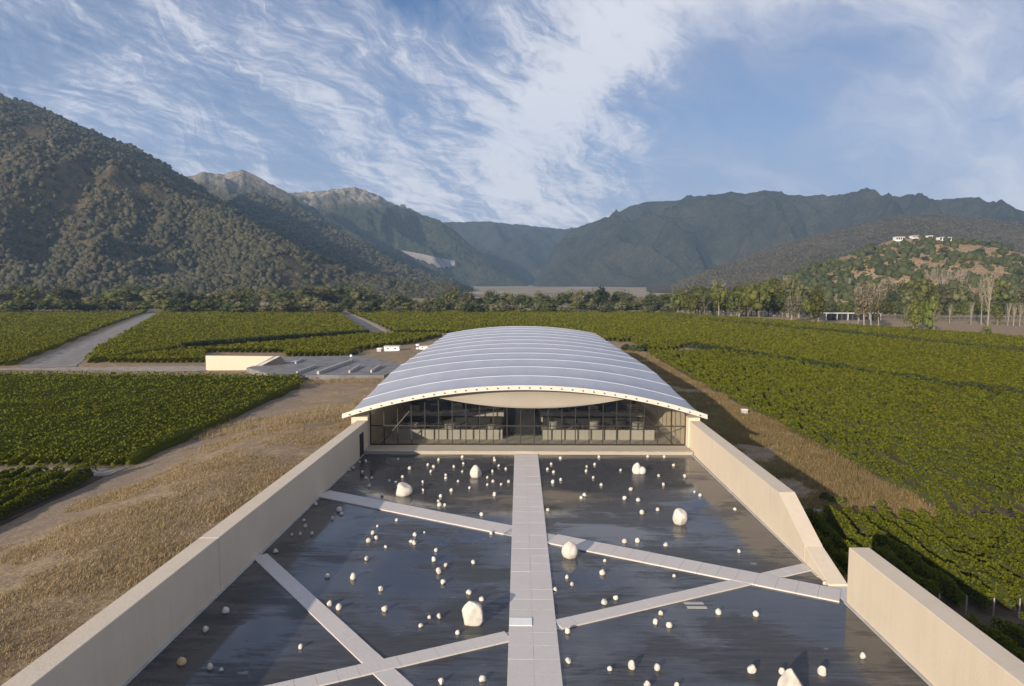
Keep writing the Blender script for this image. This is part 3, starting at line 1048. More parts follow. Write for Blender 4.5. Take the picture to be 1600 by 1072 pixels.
for k in range(1, NB + 1):
    y = YF + k * bay
    V, F = [], []
    sect = ((-0.12, -0.02), (-0.06, 0.045), (0.06, 0.045), (0.12, -0.02))
    for i in range(NS + 1):
        q = -1 + 2 * i / NS
        V += [(XC + q * HW, y + p, roof_z(q, y) + h) for p, h in sect]
    for i in range(NS):
        F += [(i * 4 + j, i * 4 + 4 + j, i * 4 + 4 + (j + 1) % 4, i * 4 + (j + 1) % 4) for j in range(4)]
    F += [(0, 1, 2, 3), (NS * 4 + 3, NS * 4 + 2, NS * 4 + 1, NS * 4)]
    link('roof_rib', mesh_np('roof_rib', V, np.array(F), M['seam'], True), hall)
# white front edge with dark fixing bolts
V, Fq = [], []
prof = [(-0.12, 0.16), (0.25, 0.12), (0.25, -0.30), (-0.16, -0.34)]
for i in range(NS * 2 + 1):
    s = -1 + i / NS
    x, z = XC + s * (HW + 0.25), roof_z(s, YF)
    V += [(x, YF + p, z + q) for p, q in prof]
n = NS * 2 + 1
for i in range(n - 1):
    for j in range(4):
        Fq.append((i * 4 + j, i * 4 + (j + 1) % 4, i * 4 + 4 + (j + 1) % 4, i * 4 + 4 + j))
Fq += [(0, 1, 2, 3), tuple((n - 1) * 4 + j for j in (3, 2, 1, 0))]
lip = link('roof_edge', mesh_np('roof_edge', V, np.array(Fq), M['lip']), hall)
bolt = MB().bar((0, -0.16, 0), (0, 0.1, 0), 0.065, n=8).mesh('bolt', M['steel'])
for i in range(34):
    s = -1 + 2 * (i + 0.5) / 34
    link('bolt', bolt, lip, (XC + s * HW, YF - 0.14, roof_z(s, YF) - 0.09))
# lens-shaped fabric fascia hanging behind the edge
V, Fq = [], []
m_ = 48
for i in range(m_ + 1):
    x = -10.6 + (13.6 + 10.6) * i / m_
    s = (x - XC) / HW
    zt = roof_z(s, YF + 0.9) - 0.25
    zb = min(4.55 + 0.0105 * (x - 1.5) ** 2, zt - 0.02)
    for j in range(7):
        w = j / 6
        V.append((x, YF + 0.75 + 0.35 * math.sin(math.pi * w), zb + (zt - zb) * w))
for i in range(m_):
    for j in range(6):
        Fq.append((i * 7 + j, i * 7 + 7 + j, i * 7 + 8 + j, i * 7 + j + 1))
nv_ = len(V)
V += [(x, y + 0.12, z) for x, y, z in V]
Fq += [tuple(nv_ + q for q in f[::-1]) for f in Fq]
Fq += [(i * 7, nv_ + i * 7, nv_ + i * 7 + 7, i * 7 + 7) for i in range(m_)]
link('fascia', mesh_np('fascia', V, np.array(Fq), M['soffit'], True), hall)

# glass front: mullions, rail, braces, panes
YG = 74.6
GX0, GX1 = XL + 0.75, XR - 0.2
ncol = 23
mull = MB().box(-0.045, 0.045, -0.09, 0.09, 0, 1).mesh('mullion', M['steel'])
pane = MB().box(-0.5, 0.5, -0.012, 0.012, 0, 1).mesh('pane', M['glass'])
zr = 2.45
for i in range(ncol + 1):
    x = GX0 + (GX1 - GX0) * i / ncol
    zt = roof_z((x - XC) / HW, YG) - 0.35
    o = link('mullion', mull, hall, (x, YG, 0.32)); o.scale = (1, 1, zt - 0.32)
    if i < ncol:
        xm = x + (GX1 - GX0) / ncol / 2
        zt2 = min(roof_z((xm - XC) / HW, YG), roof_z((x - XC) / HW, YG)) - 0.4
        for za, zb in ((0.40, zr - 0.07), (zr + 0.07, zt2)):
            o = link('pane', pane, hall, (xm, YG, za)); o.scale = ((GX1 - GX0) / ncol - 0.10, 1, zb - za)
link('rail', MB().box(GX0, GX1, YG - 0.16, YG - 0.10, zr - 0.06, zr + 0.06).mesh('rail', M['steel']), hall)
link('sill', MB().box(GX0, GX1, YG - 0.15, YG + 0.15, 0.24, 0.39).mesh('sill', M['steel']), hall)
for a, b in ((GX0 + 1.2, GX0 + 4.4), (GX1 - 1.3, GX1 - 4.9)):
    link('brace', MB().bar((a, YG - 0.2, 0.4), (b, YG - 0.2, 4.1), 0.05).mesh('brace', M['steel']), hall)
# building sides and interior
for x0, x1 in ((XL - 1.1, XL + 0.68), (XR - 0.14, XR + 1.1)):
    link('side_wall', MB().box(x0, x1, 73.45, YB - 1, -4, 3.6).mesh('side_wall', M['wall']), hall)
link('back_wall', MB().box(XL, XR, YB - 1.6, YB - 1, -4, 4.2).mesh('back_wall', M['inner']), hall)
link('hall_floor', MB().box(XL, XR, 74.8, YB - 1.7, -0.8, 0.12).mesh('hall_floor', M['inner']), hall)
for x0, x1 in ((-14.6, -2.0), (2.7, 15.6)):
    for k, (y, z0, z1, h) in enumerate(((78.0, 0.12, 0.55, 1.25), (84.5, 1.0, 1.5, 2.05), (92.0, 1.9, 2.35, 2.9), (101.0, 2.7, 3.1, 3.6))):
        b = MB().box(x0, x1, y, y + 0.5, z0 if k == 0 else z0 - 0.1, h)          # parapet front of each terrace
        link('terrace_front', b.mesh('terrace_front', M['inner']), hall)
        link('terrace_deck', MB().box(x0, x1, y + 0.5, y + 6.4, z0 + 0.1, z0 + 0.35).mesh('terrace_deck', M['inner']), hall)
        link('terrace_rail', MB().box(x0, x1, y + 0.2, y + 0.26, h + 0.34, h + 0.40).box(x0, x1, y + 0.2, y + 0.26, h + 0.62, h + 0.68).mesh('terrace_rail', M['steel']), hall)
        for q in range(5):
            xx = x0 + (x1 - x0) * (q + 0.5 + random.uniform(-.25, .25)) / 5
            link('vat', MB().bar((xx, y + 2.6, z0 + 0.35), (xx, y + 2.6, z0 + random.uniform(1.2, 1.75)), random.uniform(.5, .85), n=12).mesh('vat', M['steel' if q % 2 else 'inner']), hall)
        link('recess_shade_block', MB().box(x0 + 0.2, x1 - 0.2, y + 5.3, y + 6.3, z0 + 0.36, z0 + 1.5).mesh('recess_shade_block', M['dark']), hall)  # solid dark block painted as the shade of a recess
link('corridor_shade_block', MB().box(-1.9, 2.6, 80, 110, 0.0, 0.3).box(-0.6, 1.2, 95, 130, 0.3, 2.0).mesh('corridor_shade_block', M['dark']), hall)  # solid dark blocks put in for the gloom of the central corridor


# ------------------------------------------------------------------ the stones on the water
def stone_mesh(seed, facets=3, tmpl=ICO2, egg=0.25, jit=0.05):
    rg = np.random.default_rng(seed)
    V = tmpl[0].copy()
    V[:, 2] *= 1.0
    V[:, 0] *= 1 - egg * V[:, 2] * 0.5
    V[:, 1] *= 1 - egg * V[:, 2] * 0.5
    for _ in range(facets):
        n = rg.normal(size=3); n /= np.linalg.norm(n)
        d = V @ n; lim = rg.uniform(0.62, 0.86)
        V = V - np.maximum(d - lim, 0)[:, None] * n[None]
    V *= 1 + rg.uniform(-jit, jit, (len(V), 1))
    for v in V:
        v *= 1 + 0.10 * mnoise.noise(Vector(v * 1.4) + Vector((seed * 3.1, 0, 0)))
    V[:, 2] = np.maximum(V[:, 2], -0.75) + 0.72
    V[:, 2] /= V[:, 2].max()
    V[:, 0] /= 2 * np.abs(V[:, 0]).max(); V[:, 1] /= 2 * np.abs(V[:, 1]).max()
    return mesh_np('stone', V, tmpl[1], M['stone'], True)


STONES = [stone_mesh(s, f, ICO2, e, 0.03) for s, f, e in ((1, 2, .2), (2, 4, .1), (3, 5, .3), (4, 1, .45), (5, 6, .0), (6, 3, .5), (7, 5, .15), (8, 2, .35))]
SHAPE = ['rounded', 'chunky', 'angular', 'egg-shaped', 'blocky', 'pointed', 'faceted', 'plump']

raw = []                                      # px, py of the centre, width px


def crop(ox, oy, sc_, pts, w):
    for p in pts:
        raw.append((ox + p[0] / sc_, oy + p[1] / sc_, p[2] if len(p) > 2 else w))


crop(480, 690, 4.706, [(387, 147, 3.6), (430, 142), (340, 192), (310, 207, 3.8), (405, 219), (433, 265), (475, 267), (454, 322, 6), (668, 127), (751, 195, 6), (701, 259, 6),
                       (603, 287), (649, 300), (550, 389, 5.8), (967, 131), (889, 170), (929, 181, 5.6), (909, 219), (1021, 243), (1020, 266), (852, 296), (852, 356), (980, 398, 5.8),
                       (965, 436, 5.4), (973, 462, 7.5), (1010, 466, 5.6), (1060, 355, 6), (1140, 111), (1148, 158), (1079, 184), (1140, 217, 4), (1110, 288), (1195, 340), (1375, 119, 4),
                       (1378, 136), (1409, 178), (1461, 196), (1362, 217), (1326, 263), (1367, 290, 5.4), (1326, 316), (1426, 313), (1481, 293), (1376, 386, 7), (1281, 531, 7)], 4.9)
crop(480, 690, 4.706, [(130, 350, 4.5), (64, 455, 6), (235, 496, 9.5), (252, 526, 6.2), (186, 560, 6), (34, 672, 6.6), (516, 618, 4.5), (481, 667, 7.5), (505, 706, 7), (451, 724, 8),
                       (658, 573, 5.8), (578, 771, 6), (436, 858, 8), (791, 682, 7.2), (763, 730, 6.4), (790, 740, 8.5), (862, 665, 4.2), (948, 796, 6.5), (932, 864, 9.4), (1018, 905, 7.8),
                       (1219, 882, 8), (1352, 670, 6.4)], 6)
raw += [(475, 812, 5.5), (477, 821, 6), (456, 835, 5.5), (469, 833, 5.8), (407, 862, 6.5), (431, 860, 9), (353, 953, 12), (322, 983, 10), (284, 1032, 15), (328, 1041, 11.5), (346, 1045, 8), (470, 1010, 8.5)]
crop(480, 870, 4.706, [(147, 137, 8), (335, 143, 11.5), (541, 232, 8.4), (162, 342, 10), (231, 367, 10.4), (568, 376, 12), (967, 105, 10.4), (998, 182, 9), (1190, 256, 10), (1281, 305, 9),
                       (897, 440, 7), (970, 437, 8.8), (836, 504, 7.4), (1106, 553, 8), (985, 912, 11), (1288, 890, 12)], 8)
crop(780, 690, 4.706, [(383, 163), (356, 200), (400, 219, 5.2), (452, 278, 5.6), (392, 295, 6), (450, 118, 5), (732, 110), (702, 165), (644, 182), (638, 213), (690, 263), (748, 316, 5.6), (891, 206),
                       (627, 392, 6.5), (603, 408, 6), (970, 347, 7.2), (922, 411, 7.4), (1022, 425, 7.4), (1048, 517, 8.4), (1165, 495, 6.6), (1206, 313, 5.4), (1174, 249, 5.2), (1092, 107),
                       (1213, 110), (1281, 170), (1363, 251, 6.4), (1436, 367, 4.2), (1476, 391, 6.4), (358, 500, 6), (922, 728, 8.4), (1017, 725, 8), (1224, 752, 8)], 4.8)
crop(780, 870, 4.706, [(776, 24, 6.4), (759, 110, 11), (499, 146, 7.2), (534, 200, 7.2), (412, 238, 7), (773, 328, 10.6), (856, 298, 8.6), (1287, 137, 6.4), (501, 541, 10.6), (1188, 413, 8.6),
                       (1148, 471, 10), (1252, 495, 10.6), (506, 757, 11.4), (814, 815, 9), (977, 797, 13.6), (1161, 805, 13), (1085, 938, 13), (1307, 945, 10)], 8)
raw += [(1148, 795, 6), (1155, 861, 6.6), (1123, 955, 11.4), (1181, 958, 10.2), (1289, 911, 8), (1175, 1044, 16.5), (1221.5, 1048.5, 11.6), (1284, 1047.5, 15.4), (1348, 1024, 11.6)]


def basin(x, y):
    w1 = -0.538 * x + 48.36; w2 = 0.468 * x + 33.87; w3 = -1.235 * x + 22.56
    if x < 0.7:
        if y > w1:
            return 'near the ledge, left of the central walkway' if y > 66.5 else ('between two boulders, left of the central walkway' if y > 58.5 else 'along the slanted walkway, left rear basin')
        if y > w3 and y > w2:
            return 'in the upper part of the left middle basin' if y > 44.5 else 'in the lower part of the left middle basin'
        return 'in the dark corner basin beside the shaded wall' if x < -9 else 'in the triangular basin left of the near walkway'
    if y > w1:
        if y < w2: return 'in the small triangle at the slanted wall end'
        return 'near the ledge, right of the central walkway' if y > 66.5 else ('around the middle of the right rear basin' if y > 54.5 else 'by the slanted walkway, right rear basin')
    if y > w2: return 'in the wedge between the two slanted walkways'
    return 'in the front basin right of the central walkway' if y > 33 else 'in the nearest row of the right front basin'


placed = []
for i, (px, py, w) in enumerate(raw):
    p = gp(px, py + w * 0.36, 0.0)
    d = (p - CAM).length
    size = 0.93 * w * p.y / FPX
    sh = random.Random(i * 13 + 5).randrange(8)
    placed.append([p, size, sh, basin(p.x, p.y), px])
by = {}
for rec in placed:
    by.setdefault(rec[3], []).append(rec)
for bname, recs in by.items():
    recs.sort(key=lambda r: r[4])
    for k, (p, size, sh, _, px) in enumerate(recs):
        o = link('stone', STONES[sh], None, (p.x, p.y, -0.02))
        rd = random.Random(int(px * 10))
        o.scale = (size * rd.uniform(.92, 1.12), size * rd.uniform(.85, 1.1), size * rd.uniform(.82, 1.08))
        o.rotation_euler = (rd.uniform(-.12, .12), rd.uniform(-.12, .12), rd.uniform(0, 6.28))
        word = 'small' if size < 0.36 else ('mid-sized' if size < 0.48 else 'larger')
        tag(o, f'{word} {SHAPE[sh]} white stone, {ordw(k + 1)} from left {bname}', 'stone', 'white stones scattered on the water')
        if abs(px - 284) < 0.5:
            o.data = STONES[3].copy(); o.data.materials[0] = M['ochre']
            o['label'] = 'yellowish ochre stone in the dark corner basin beside the shaded wall'

# the boulders, each with its own outline


def boulder(name, label, px, base, wpx, hpx, depth, planes, seed, egg=0.2, rz=0.0, extra=None):
    p = gp(px, base, 0.0)
    V = ICO3[0].copy()
    V[:, 0] *= 1 - egg * V[:, 2] * 0.5; V[:, 1] *= 1 - egg * V[:, 2] * 0.5
    for (nx, ny, nz, lim) in planes:
        n = np.array((nx, ny, nz), float); n /= np.linalg.norm(n)
        V = V - np.maximum(V @ n - lim, 0)[:, None] * n[None] * 0.97
    rg = np.random.default_rng(seed)
    for v in V:
        v *= 1 + 0.09 * mnoise.noise(Vector(v * 1.3) + Vector((seed * 2.3, 0, 0))) + 0.035 * mnoise.noise(Vector(v * 4.5) + Vector((seed, 0, 0)))
    V[:, 2] = np.maximum(V[:, 2], -0.72)
    V[:, 2] -= V[:, 2].min(); V[:, 2] /= V[:, 2].max()
    W = wpx * p.y / FPX; H = hpx * p.y / FPX
    V[:, 0] *= W / (V[:, 0].max() - V[:, 0].min()); V[:, 1] *= depth * W / (V[:, 1].max() - V[:, 1].min()); V[:, 2] *= H
    F = ICO3[1]
    if extra is not None:
        c, r = extra
        V2 = ICO2[0] * np.array(r) * W + np.array(c) * W
        V2[:, 2] = np.maximum(V2[:, 2], 0)
        V, F = join([(V, F), (V2, ICO2[1])]); F = F[0]
    o = link(name, mesh_np('boulder', V, F, M['stone'], True), None, (p.x, p.y + depth * W * 0.42, -0.03))
    o.rotation_euler = (0, 0, rz)
    return tag(o, label, 'boulder', 'large white boulders on the water')


boulder('boulder', 'white boulder with a flat vertical left side, lying by the slanted walkway', 628, 776, 26, 21, 0.9, [(-1, 0, 0.1, 0.62), (0.5, -0.2, 0.9, 0.7)], 1, 0.3)
boulder('boulder', 'white tapering boulder standing near the ledge, left of the central walkway', 743, 747, 19, 20, 0.9, [(0.9, 0, 0.5, 0.72), (0.8, -0.4, 0, 0.75)], 2, 0.5)
boulder('boulder', 'twin-lobed white boulder in front of the ledge, right of the central walkway', 996, 741, 15, 18, 0.9, [(-.7, -.2, .4, .8)], 3, 0.3, 0, ((0.55, -0.05, 0.32), (0.42, 0.45, 0.46)))
boulder('boulder', 'tall white boulder narrowing at its foot, with a reflection on blue water', 1064, 822, 23, 27, 0.85, [(0.3, -0.3, 0.9, 0.82), (0.5, -.8, -.6, 0.75), (-.6, -.6, -.7, 0.72)], 4, -0.15)
boulder('boulder', 'big round egg-like boulder beside the central walkway', 891, 874, 27, 27, 0.95, [(.2, -.9, .3, .93)], 5, 0.1)
boulder('boulder', 'big faceted boulder with a slanting top, left of the central walkway', 738, 979, 36, 37, 0.8, [(-0.62, -0.45, 0.62, 0.62), (0.95, 0.0, 0.15, 0.78), (0.35, -0.9, 0.15, 0.70), (-0.9, -0.2, -.1, .80), (0.2, 0.2, 1, .84)], 6, 0.30)
boulder('boulder', 'jagged peaked white boulder cut off by the lower edge of the view', 1242, 1091, 44, 42, 0.85, [(-0.8, -0.2, 0.55, 0.62), (0.75, -0.1, 0.6, 0.60), (0.1, -.95, .3, .68), (0, .9, .4, .7), (-.4, -.7, .6, .72)], 7, 0.85)

# ------------------------------------------------------------------ vines
def in_view(x, y, margin=1.12):
    px = 812 + FPX * x / np.maximum(y, 1)
    return (px > 800 - 800 * margin - 60) & (px < 800 + 800 * margin + 60)


def row_cards(x, ys, ye, dens, size, h=1.75, w=0.55, lumpy=0.5, rng=RNG, zlift=0.0, low=0.45):
    """leaf cards of one row (x may be an array matched by y)"""
    n = max(1, int((ye - ys) * dens))
    y = rng.uniform(ys, ye, n)
    xs = np.full(n, x)
    l1 = vnoise(xs * 3.1, y, 1.15, 2); l2 = vnoise(xs * 2.3, y, 3.7, 4)
    lump = 1 + lumpy * ((l1 - 0.5) + 0.6 * (l2 - 0.5))
    t = rng.uniform(0, 1, n) ** 0.8
    z = low + (h * lump - low) * t
    half = w * lump * np.sqrt(np.clip(1.08 - t ** 2.2, 0.05, 1))
    s = rng.uniform(-1, 1, n); s = np.sign(s) * np.abs(s) ** 0.6
    xx = xs + s * half
    zgv = zg(xs, y)
    return cards(np.stack([xx, y, zgv + z + zlift], -1), size * rng.uniform(0.7, 1.3, n), 0.3, 0.85, rng)


def row_core(x, ys, ye, step, h=1.30, w=0.17, low=0.3):
    n = max(2, int((ye - ys) / step) + 1)
    y = np.linspace(ys + min(0.6, step * 0.4), ye - min(0.6, step * 0.4), n)
    xs = np.full(n, x)
    l = 1 + 0.5 * (vnoise(xs * 3.1, y, 1.15, 2) - 0.5)
    l[0] *= 0.45; l[-1] *= 0.45
    g = zg(xs, y)
    ring = []
    for (a, b) in ((-w, low), (-w * 0.9, h * 0.72), (0, h), (w * 0.9, h * 0.72), (w, low)):
        ring.append(np.stack([xs + a * l, y, g + (b * l if b > low else b)], -1))
    V = np.stack(ring, 1)
    i = np.arange(n * 5).reshape(n, 5)
    F = np.stack([i[:-1, :-1], i[:-1, 1:], i[1:, 1:], i[1:, :-1]], -1).reshape(-1, 4)
    cap = [[i[0, 3], i[0, 2], i[0, 1], i[0, 0]], [i[-1, 0], i[-1, 1], i[-1, 2], i[-1, 3]]]
    return V.reshape(-1, 3), np.concatenate([F, np.array(cap)])


POST = MB().bar((0, 0, -0.3), (0, 0, 1.35), 0.05, 0.045).mesh('post', M['post'])
TRUNK = MB().bar((0, 0, -0.2), (0.03, 0.02, 0.5), 0.035, 0.03, 5).bar((0.03, 0.02, 0.5), (-0.02, 0.1, 0.85), 0.03, 0.02, 5).mesh('trunk', M['bark'])


def vine_row(x, ys, ye, label, group, dens, size, posts=True, **kw):
    V, F = row_cards(x, ys, ye, dens, size, **kw)
    root = thing('vine_row', label, 'vine row', (x, ys, zgf(x, ys)), 0, group)
    off = np.array([x, ys, zgf(x, ys)])
    link('foliage', mesh_np('foliage', V - off, F, M['vine']), root)
    Vc, Fc = row_core(x, ys + 0.15, ye - 0.15, 0.5 if dens > 60 else 1.2)
    link('dark_core', mesh_np('dark_core', Vc - off, Fc, M['vinecore'], True), root)  # dark filler added inside the row so gaps stay closed
    if posts:
        yy = ys - 0.25
        while yy < min(ye, ys + 1.0):
            link('post', POST, root, (0, yy - ys, zgf(x, yy) - off[2])); yy += 6.0
    return root


SP = 1.62
k = 0
x = XR + 3.4
near_x = []
while x < 62:
    near_x.append(x); x += SP
for k, x in enumerate(near_x):                # block right beside the walls
    ye = 59.0 - 0.03 * (x - 20)
    ys = 42.2 + 0.10 * max(0, 30 - x)
    if 812 + FPX * x / ye > 1680: break
    vine_row(x, ys, ye, f'leafy vine row, {ordw(k + 1)} from the slanted wall behind the lone wall', 'vine rows beside the plaza wall', 170, 0.19, h=1.65, w=0.32, lumpy=0.4)
for k, x in enumerate(near_x):                # front block, lower right corner
    if x < 21.5 or 812 + FPX * x / 39.6 > 1660: continue
    vine_row(x, 26.0, 39.6, f'dark leafy vine row, {ordw(k + 1)} from the lone wall in the lower corner block', 'vine rows in the lower corner', 180, 0.18, h=1.65, w=0.33, lumpy=0.4)
for k in range(14):                           # block at the left edge
    x = -42.0 - k * SP
    if 812 + FPX * x / 66 < -60: break
    vine_row(x, 44.0, 65.8, f'green vine row, {ordw(k + 1)} from the dry slope in the small left block', 'vine rows in the small left block', 130, 0.22, h=1.6, w=0.34, lumpy=0.4)


def seg_x(p, q, y):
    return p[0] + (y - p[1]) * (q[0] - p[0]) / (q[1] - p[1])


# large right vineyard: rows up to the first diagonal track are separate things
tA, tB = gpt(1075, 542), gpt(1600, 626)       # first track
uA, uB = gpt(1100, 503), gpt(1600, 554)       # second track
eA, eB = gpt(1050, 491.5), gpt(1600, 531)     # far edge
x0s = 39.2
k = 0
while True:
    x = x0s + k * 2.0
    # far end on the track line, near end at the field's lower edge
    yt = tA.y + (x - tA.x) * (tB.y - tA.y) / (tB.x - tA.x)
    ys = 60.8 + 0.15 * (x - x0s)
    ye = min(yt - 1.2, 205)
    vis = 812 + FPX * x / ye < 1660
    if ye - ys < 6 or not vis or k > 60: break
    ys = max(ys, FPX * x / 860)
    # density falls with distance, in stretches
    parts = []
    for a in np.arange(ys, ye, 16.0):
        b_ = min(a + 16.0, ye)
        D = 0.5 * (a + b_)
        dn = float(np.clip(4700 / D, 14, 76))
        parts.append(row_cards(x, a, b_, dn, float(np.clip(0.0034 * D, 0.23, 0.6)), h=1.25, w=0.27, lumpy=0.85, low=0.3))
    V, F = join(parts)
    root = thing('vine_row', f'vine row, {ordw(k + 1)} from the dry strip in the large right vineyard', 'vine row', (x, ys, zgf(x, ys)), 0, 'vine rows in the large right vineyard')
    off = np.array([x, ys, zgf(x, ys)])
    link('foliage', mesh_np('foliage', V - off, F, M['vine']), root)
    Vc, Fc = row_core(x, ys + 0.1, ye - 0.1, 1.2, 0.95, 0.13)
    link('dark_core', mesh_np('dark_core', Vc - off, Fc, M['vinecore'], True), root)  # same added dark filler between the leaves
    k += 1


def inside(poly, x, y):
    poly = np.asarray(poly)
    c = np.zeros(len(x), bool)
    j = len(poly) - 1
    for i in range(len(poly)):
        xi, yi, xj, yj = *poly[i], *poly[j]
        c ^= ((yi > y) != (yj > y)) & (x < (xj - xi) * (y - yi) / (yj - yi + 1e-12) + xi)
        j = i
    return c


def field(name, poly, mat, step=2.0, spacing=SP, hh=1.6, holes=()):
    """a distant vineyard: rows as lumpy ridges with leaf clumps, one object"""
    poly = np.array(poly)
    xs = np.arange(poly[:, 0].min(), poly[:, 0].max(), spacing)
    parts = []
    for x in xs:
        y = np.arange(poly[:, 1].min(), poly[:, 1].max(), step)
        ok = inside(poly, np.full(len(y), x), y) & in_view(x, y)
        for h_ in holes:
            ok &= ~inside(h_, np.full(len(y), x), y)
        if not ok.any(): continue
        idx = np.flatnonzero(ok)
        for run in np.split(idx, np.flatnonzero(np.diff(idx) > 1) + 1):
            if len(run) < 2: continue
            a, b_ = y[run[0]], y[run[-1]]
            D = 0.5 * (a + b_)
            parts.append(row_core(x, a, b_, max(step, 2.0), hh * 0.80, 0.42, 0.15))
            for q in np.arange(a, b_, 40.0):
                q2 = min(q + 40.0, b_); Dq = 0.5 * (q + q2)
                dn = float(np.clip(185000 / (Dq * Dq), 1.25, 43))
                parts.append(row_cards(x, q, q2, dn, float(np.clip(0.0030 * Dq, 0.24, 1.2)), h=hh, w=0.62, lumpy=0.28 if D < 150 else 0.18, low=0.6 if D < 150 else 1.1))
    V, F = join(parts)
    return stuff(link(name, mesh_np(name, V, F, mat)))


def pl(*pts):
    return [gpt(*p).to_2d()[:] for p in pts]


e1, e2 = gpt(455, 589), gpt(192, 713)
field('vineyard_foliage', [(-41.3, 69.8), (-41.3, 128), (-44, 137), (-150, 140), (-150, 69.8)], M['vine'], 1.2)
field('vineyard_foliage', pl((-420, 489.5), (228, 489), (160, 514), (90, 545), (20, 573), (-420, 575)), M['vinefar'], 3.0, 1.6)
field('vineyard_foliage', pl((253, 489), (524, 486.5), (571, 520), (420, 535), (282, 547), (140, 569), (128, 570), (150, 548), (205, 516)), M['vinefar'], 3.0, 1.6)
field('vineyard_foliage', pl((284, 551), (440, 538), (576, 525), (700, 524), (648, 537), (560, 549), (540, 559), (446, 559), (442, 552), (322, 552), (322, 569), (150, 569)), M['vinefar'], 2.0, 1.6)
field('vineyard_foliage', pl((538, 485.5), (830, 487), (1048, 492), (1020, 519), (990, 536), (690, 521.5), (617, 521.5), (586, 506)), M['vinefar'], 3.0, 1.6)


def off2(p, q, s):
    d = Vector((q.x - p.x, q.y - p.y)).normalized()
    n = Vector((-d.y, d.x)) * s
    return (p.x + n.x, p.y + n.y), (q.x + n.x, q.y + n.y)


# between the first and the second track, and beyond the second
far_r = gpt(2000, 563); t_far = gpt(2000, 692); u_far = gpt(2000, 596)
field('vineyard_foliage', [(tA.x + 2.2, tA.y + 1.5), (tB.x + 3.2, tB.y + 1.5), (t_far.x + 4, t_far.y + 1.5), (u_far.x - 3, u_far.y - 2), (uB.x - 4.0, uB.y - 2), (uA.x - 4.0, uA.y - 3), (60, 480), (50, 480), (38.5, 210), (44, 208)], M['vinefar'], 2.0, 1.6)
field('vineyard_foliage', [(uA.x + 3, uA.y + 3), (uB.x + 4, uB.y + 2), (u_far.x + 4, u_far.y + 2), (far_r.x, far_r.y), (eB.x, eB.y), (eA.x, eA.y), (62, 485)], M['vinefar'], 3.0, 1.6)
# bare soil along the tracks; its dark colour stands in for the rows' shade
for a_, b_, w_ in ((tA, tB, 5.0), (uA, uB, 8.0)):
    drape('track_shade_soil', [off2(a_, b_, -w_ * 0.5)[0], off2(a_, b_, -w_ * 0.5)[1]], [off2(a_, b_, w_ * 0.5)[0], off2(a_, b_, w_ * 0.5)[1]], M['soil'], 0.06, 60)


def track_shade_row(label, a_, b_, n, h, w):  # dark leaf row added to draw the shade line along a track
    rg = np.random.default_rng(n)
    q = rg.uniform(0, 1, n)
    x = a_.x + (b_.x - a_.x) * q; y = a_.y + (b_.y - a_.y) * q
    lump = 0.7 + 0.6 * vnoise(x, y, 2.2, 33)
    z = rg.uniform(0.1, 1, n) * h * lump
    c = np.stack([x + rg.normal(size=n) * w * 0.4, y + rg.normal(size=n) * w * 0.4, zg(x, y) + z], -1)
    V, F = cards(c, rg.uniform(.35, .75, n), 0.1, rng=rg)
    root = thing('track_shade_row', label, 'track_shade_row', (a_.x, a_.y, zgf(a_.x, a_.y)))
    link('foliage', mesh_np('foliage', V - np.array(root.location), F, M['tdark']), root)
    m = 60
    t_ = np.linspace(0, 1, m)
    xs, ys_ = a_.x + (b_.x - a_.x) * t_, a_.y + (b_.y - a_.y) * t_
    b = MB()
    for i in range(m):
        g = zgf(xs[i], ys_[i])
        b.bar((xs[i], ys_[i], g - .2), (xs[i], ys_[i], g + h * .7), .08, .05, 5)
    me = b.mesh('stems', M['bark']); me.transform(Matrix.Translation(-root.location))
    link('stems', me, root)


track_shade_row('added dark leaf row for the shaded track line across the right vineyard, nearer of two', tA, gpt(1640, 633), 5200, 1.75, 0.9)
track_shade_row('added dark leaf row for the shaded track line across the right vineyard, farther of two', gpt(1010, 492), gpt(1640, 558), 5200, 2.0, 1.0)


def soil_patch(name, x0, x1, y0, y1, mat):
    X = np.linspace(x0, x1, max(3, int((x1 - x0) / 1.5))); Y = np.linspace(y0, y1, max(3, int((y1 - y0) / 1.5)))
    gx, gy = np.meshgrid(X, Y)
    struct(link(name, grid_mesh(name, X, Y, zg(gx, gy) + 0.09, mat)))


soil_patch('vineyard_soil', XR + 2.6, 62, 24, 60, M['soil'])
soil_patch('vineyard_soil', 38.6, 140, 60.2, 215, M['soil'])
soil_patch('vineyard_soil', -85, -41.2, 42, 66, M['soil'])

# rows of darker shrubs: end of the right strip, edge of the field on the left, beside the parking


def shrub_mesh(seed, mat, n=34, cn=420):
    rg = np.random.default_rng(seed)
    c = rg.normal(size=(n, 3)); c /= np.linalg.norm(c, axis=1)[:, None]
    c[:, 2] = np.abs(c[:, 2])
    c = c * np.array([0.42, 0.42, 0.62]) + np.array([0, 0, 0.22])
    V1, F1 = lumps(c, rg.uniform(.10, .2, n), ICO1, 0.25, rng=rg)
    d = rg.normal(size=(cn, 3)); d /= np.linalg.norm(d, axis=1)[:, None]; d[:, 2] = np.abs(d[:, 2])
    d = d * rg.uniform(.8, 1.12, cn)[:, None] * np.array([0.52, 0.52, 0.74]) + np.array([0, 0, 0.2])
    V2, F2 = cards(d, rg.uniform(.05, .12, cn), 0.3, rng=rg)
    return mesh_np('foliage', *join([(V1, F1), (V2, F2)]), mat, True)


SHR = [shrub_mesh(50, M['tdark']), shrub_mesh(51, M['tgreen']), shrub_mesh(52, M['straw'])]
STEM = MB().bar((0, 0, -0.15), (0.02, 0, 0.4), 0.05, 0.03).mesh('stem', M['bark'])


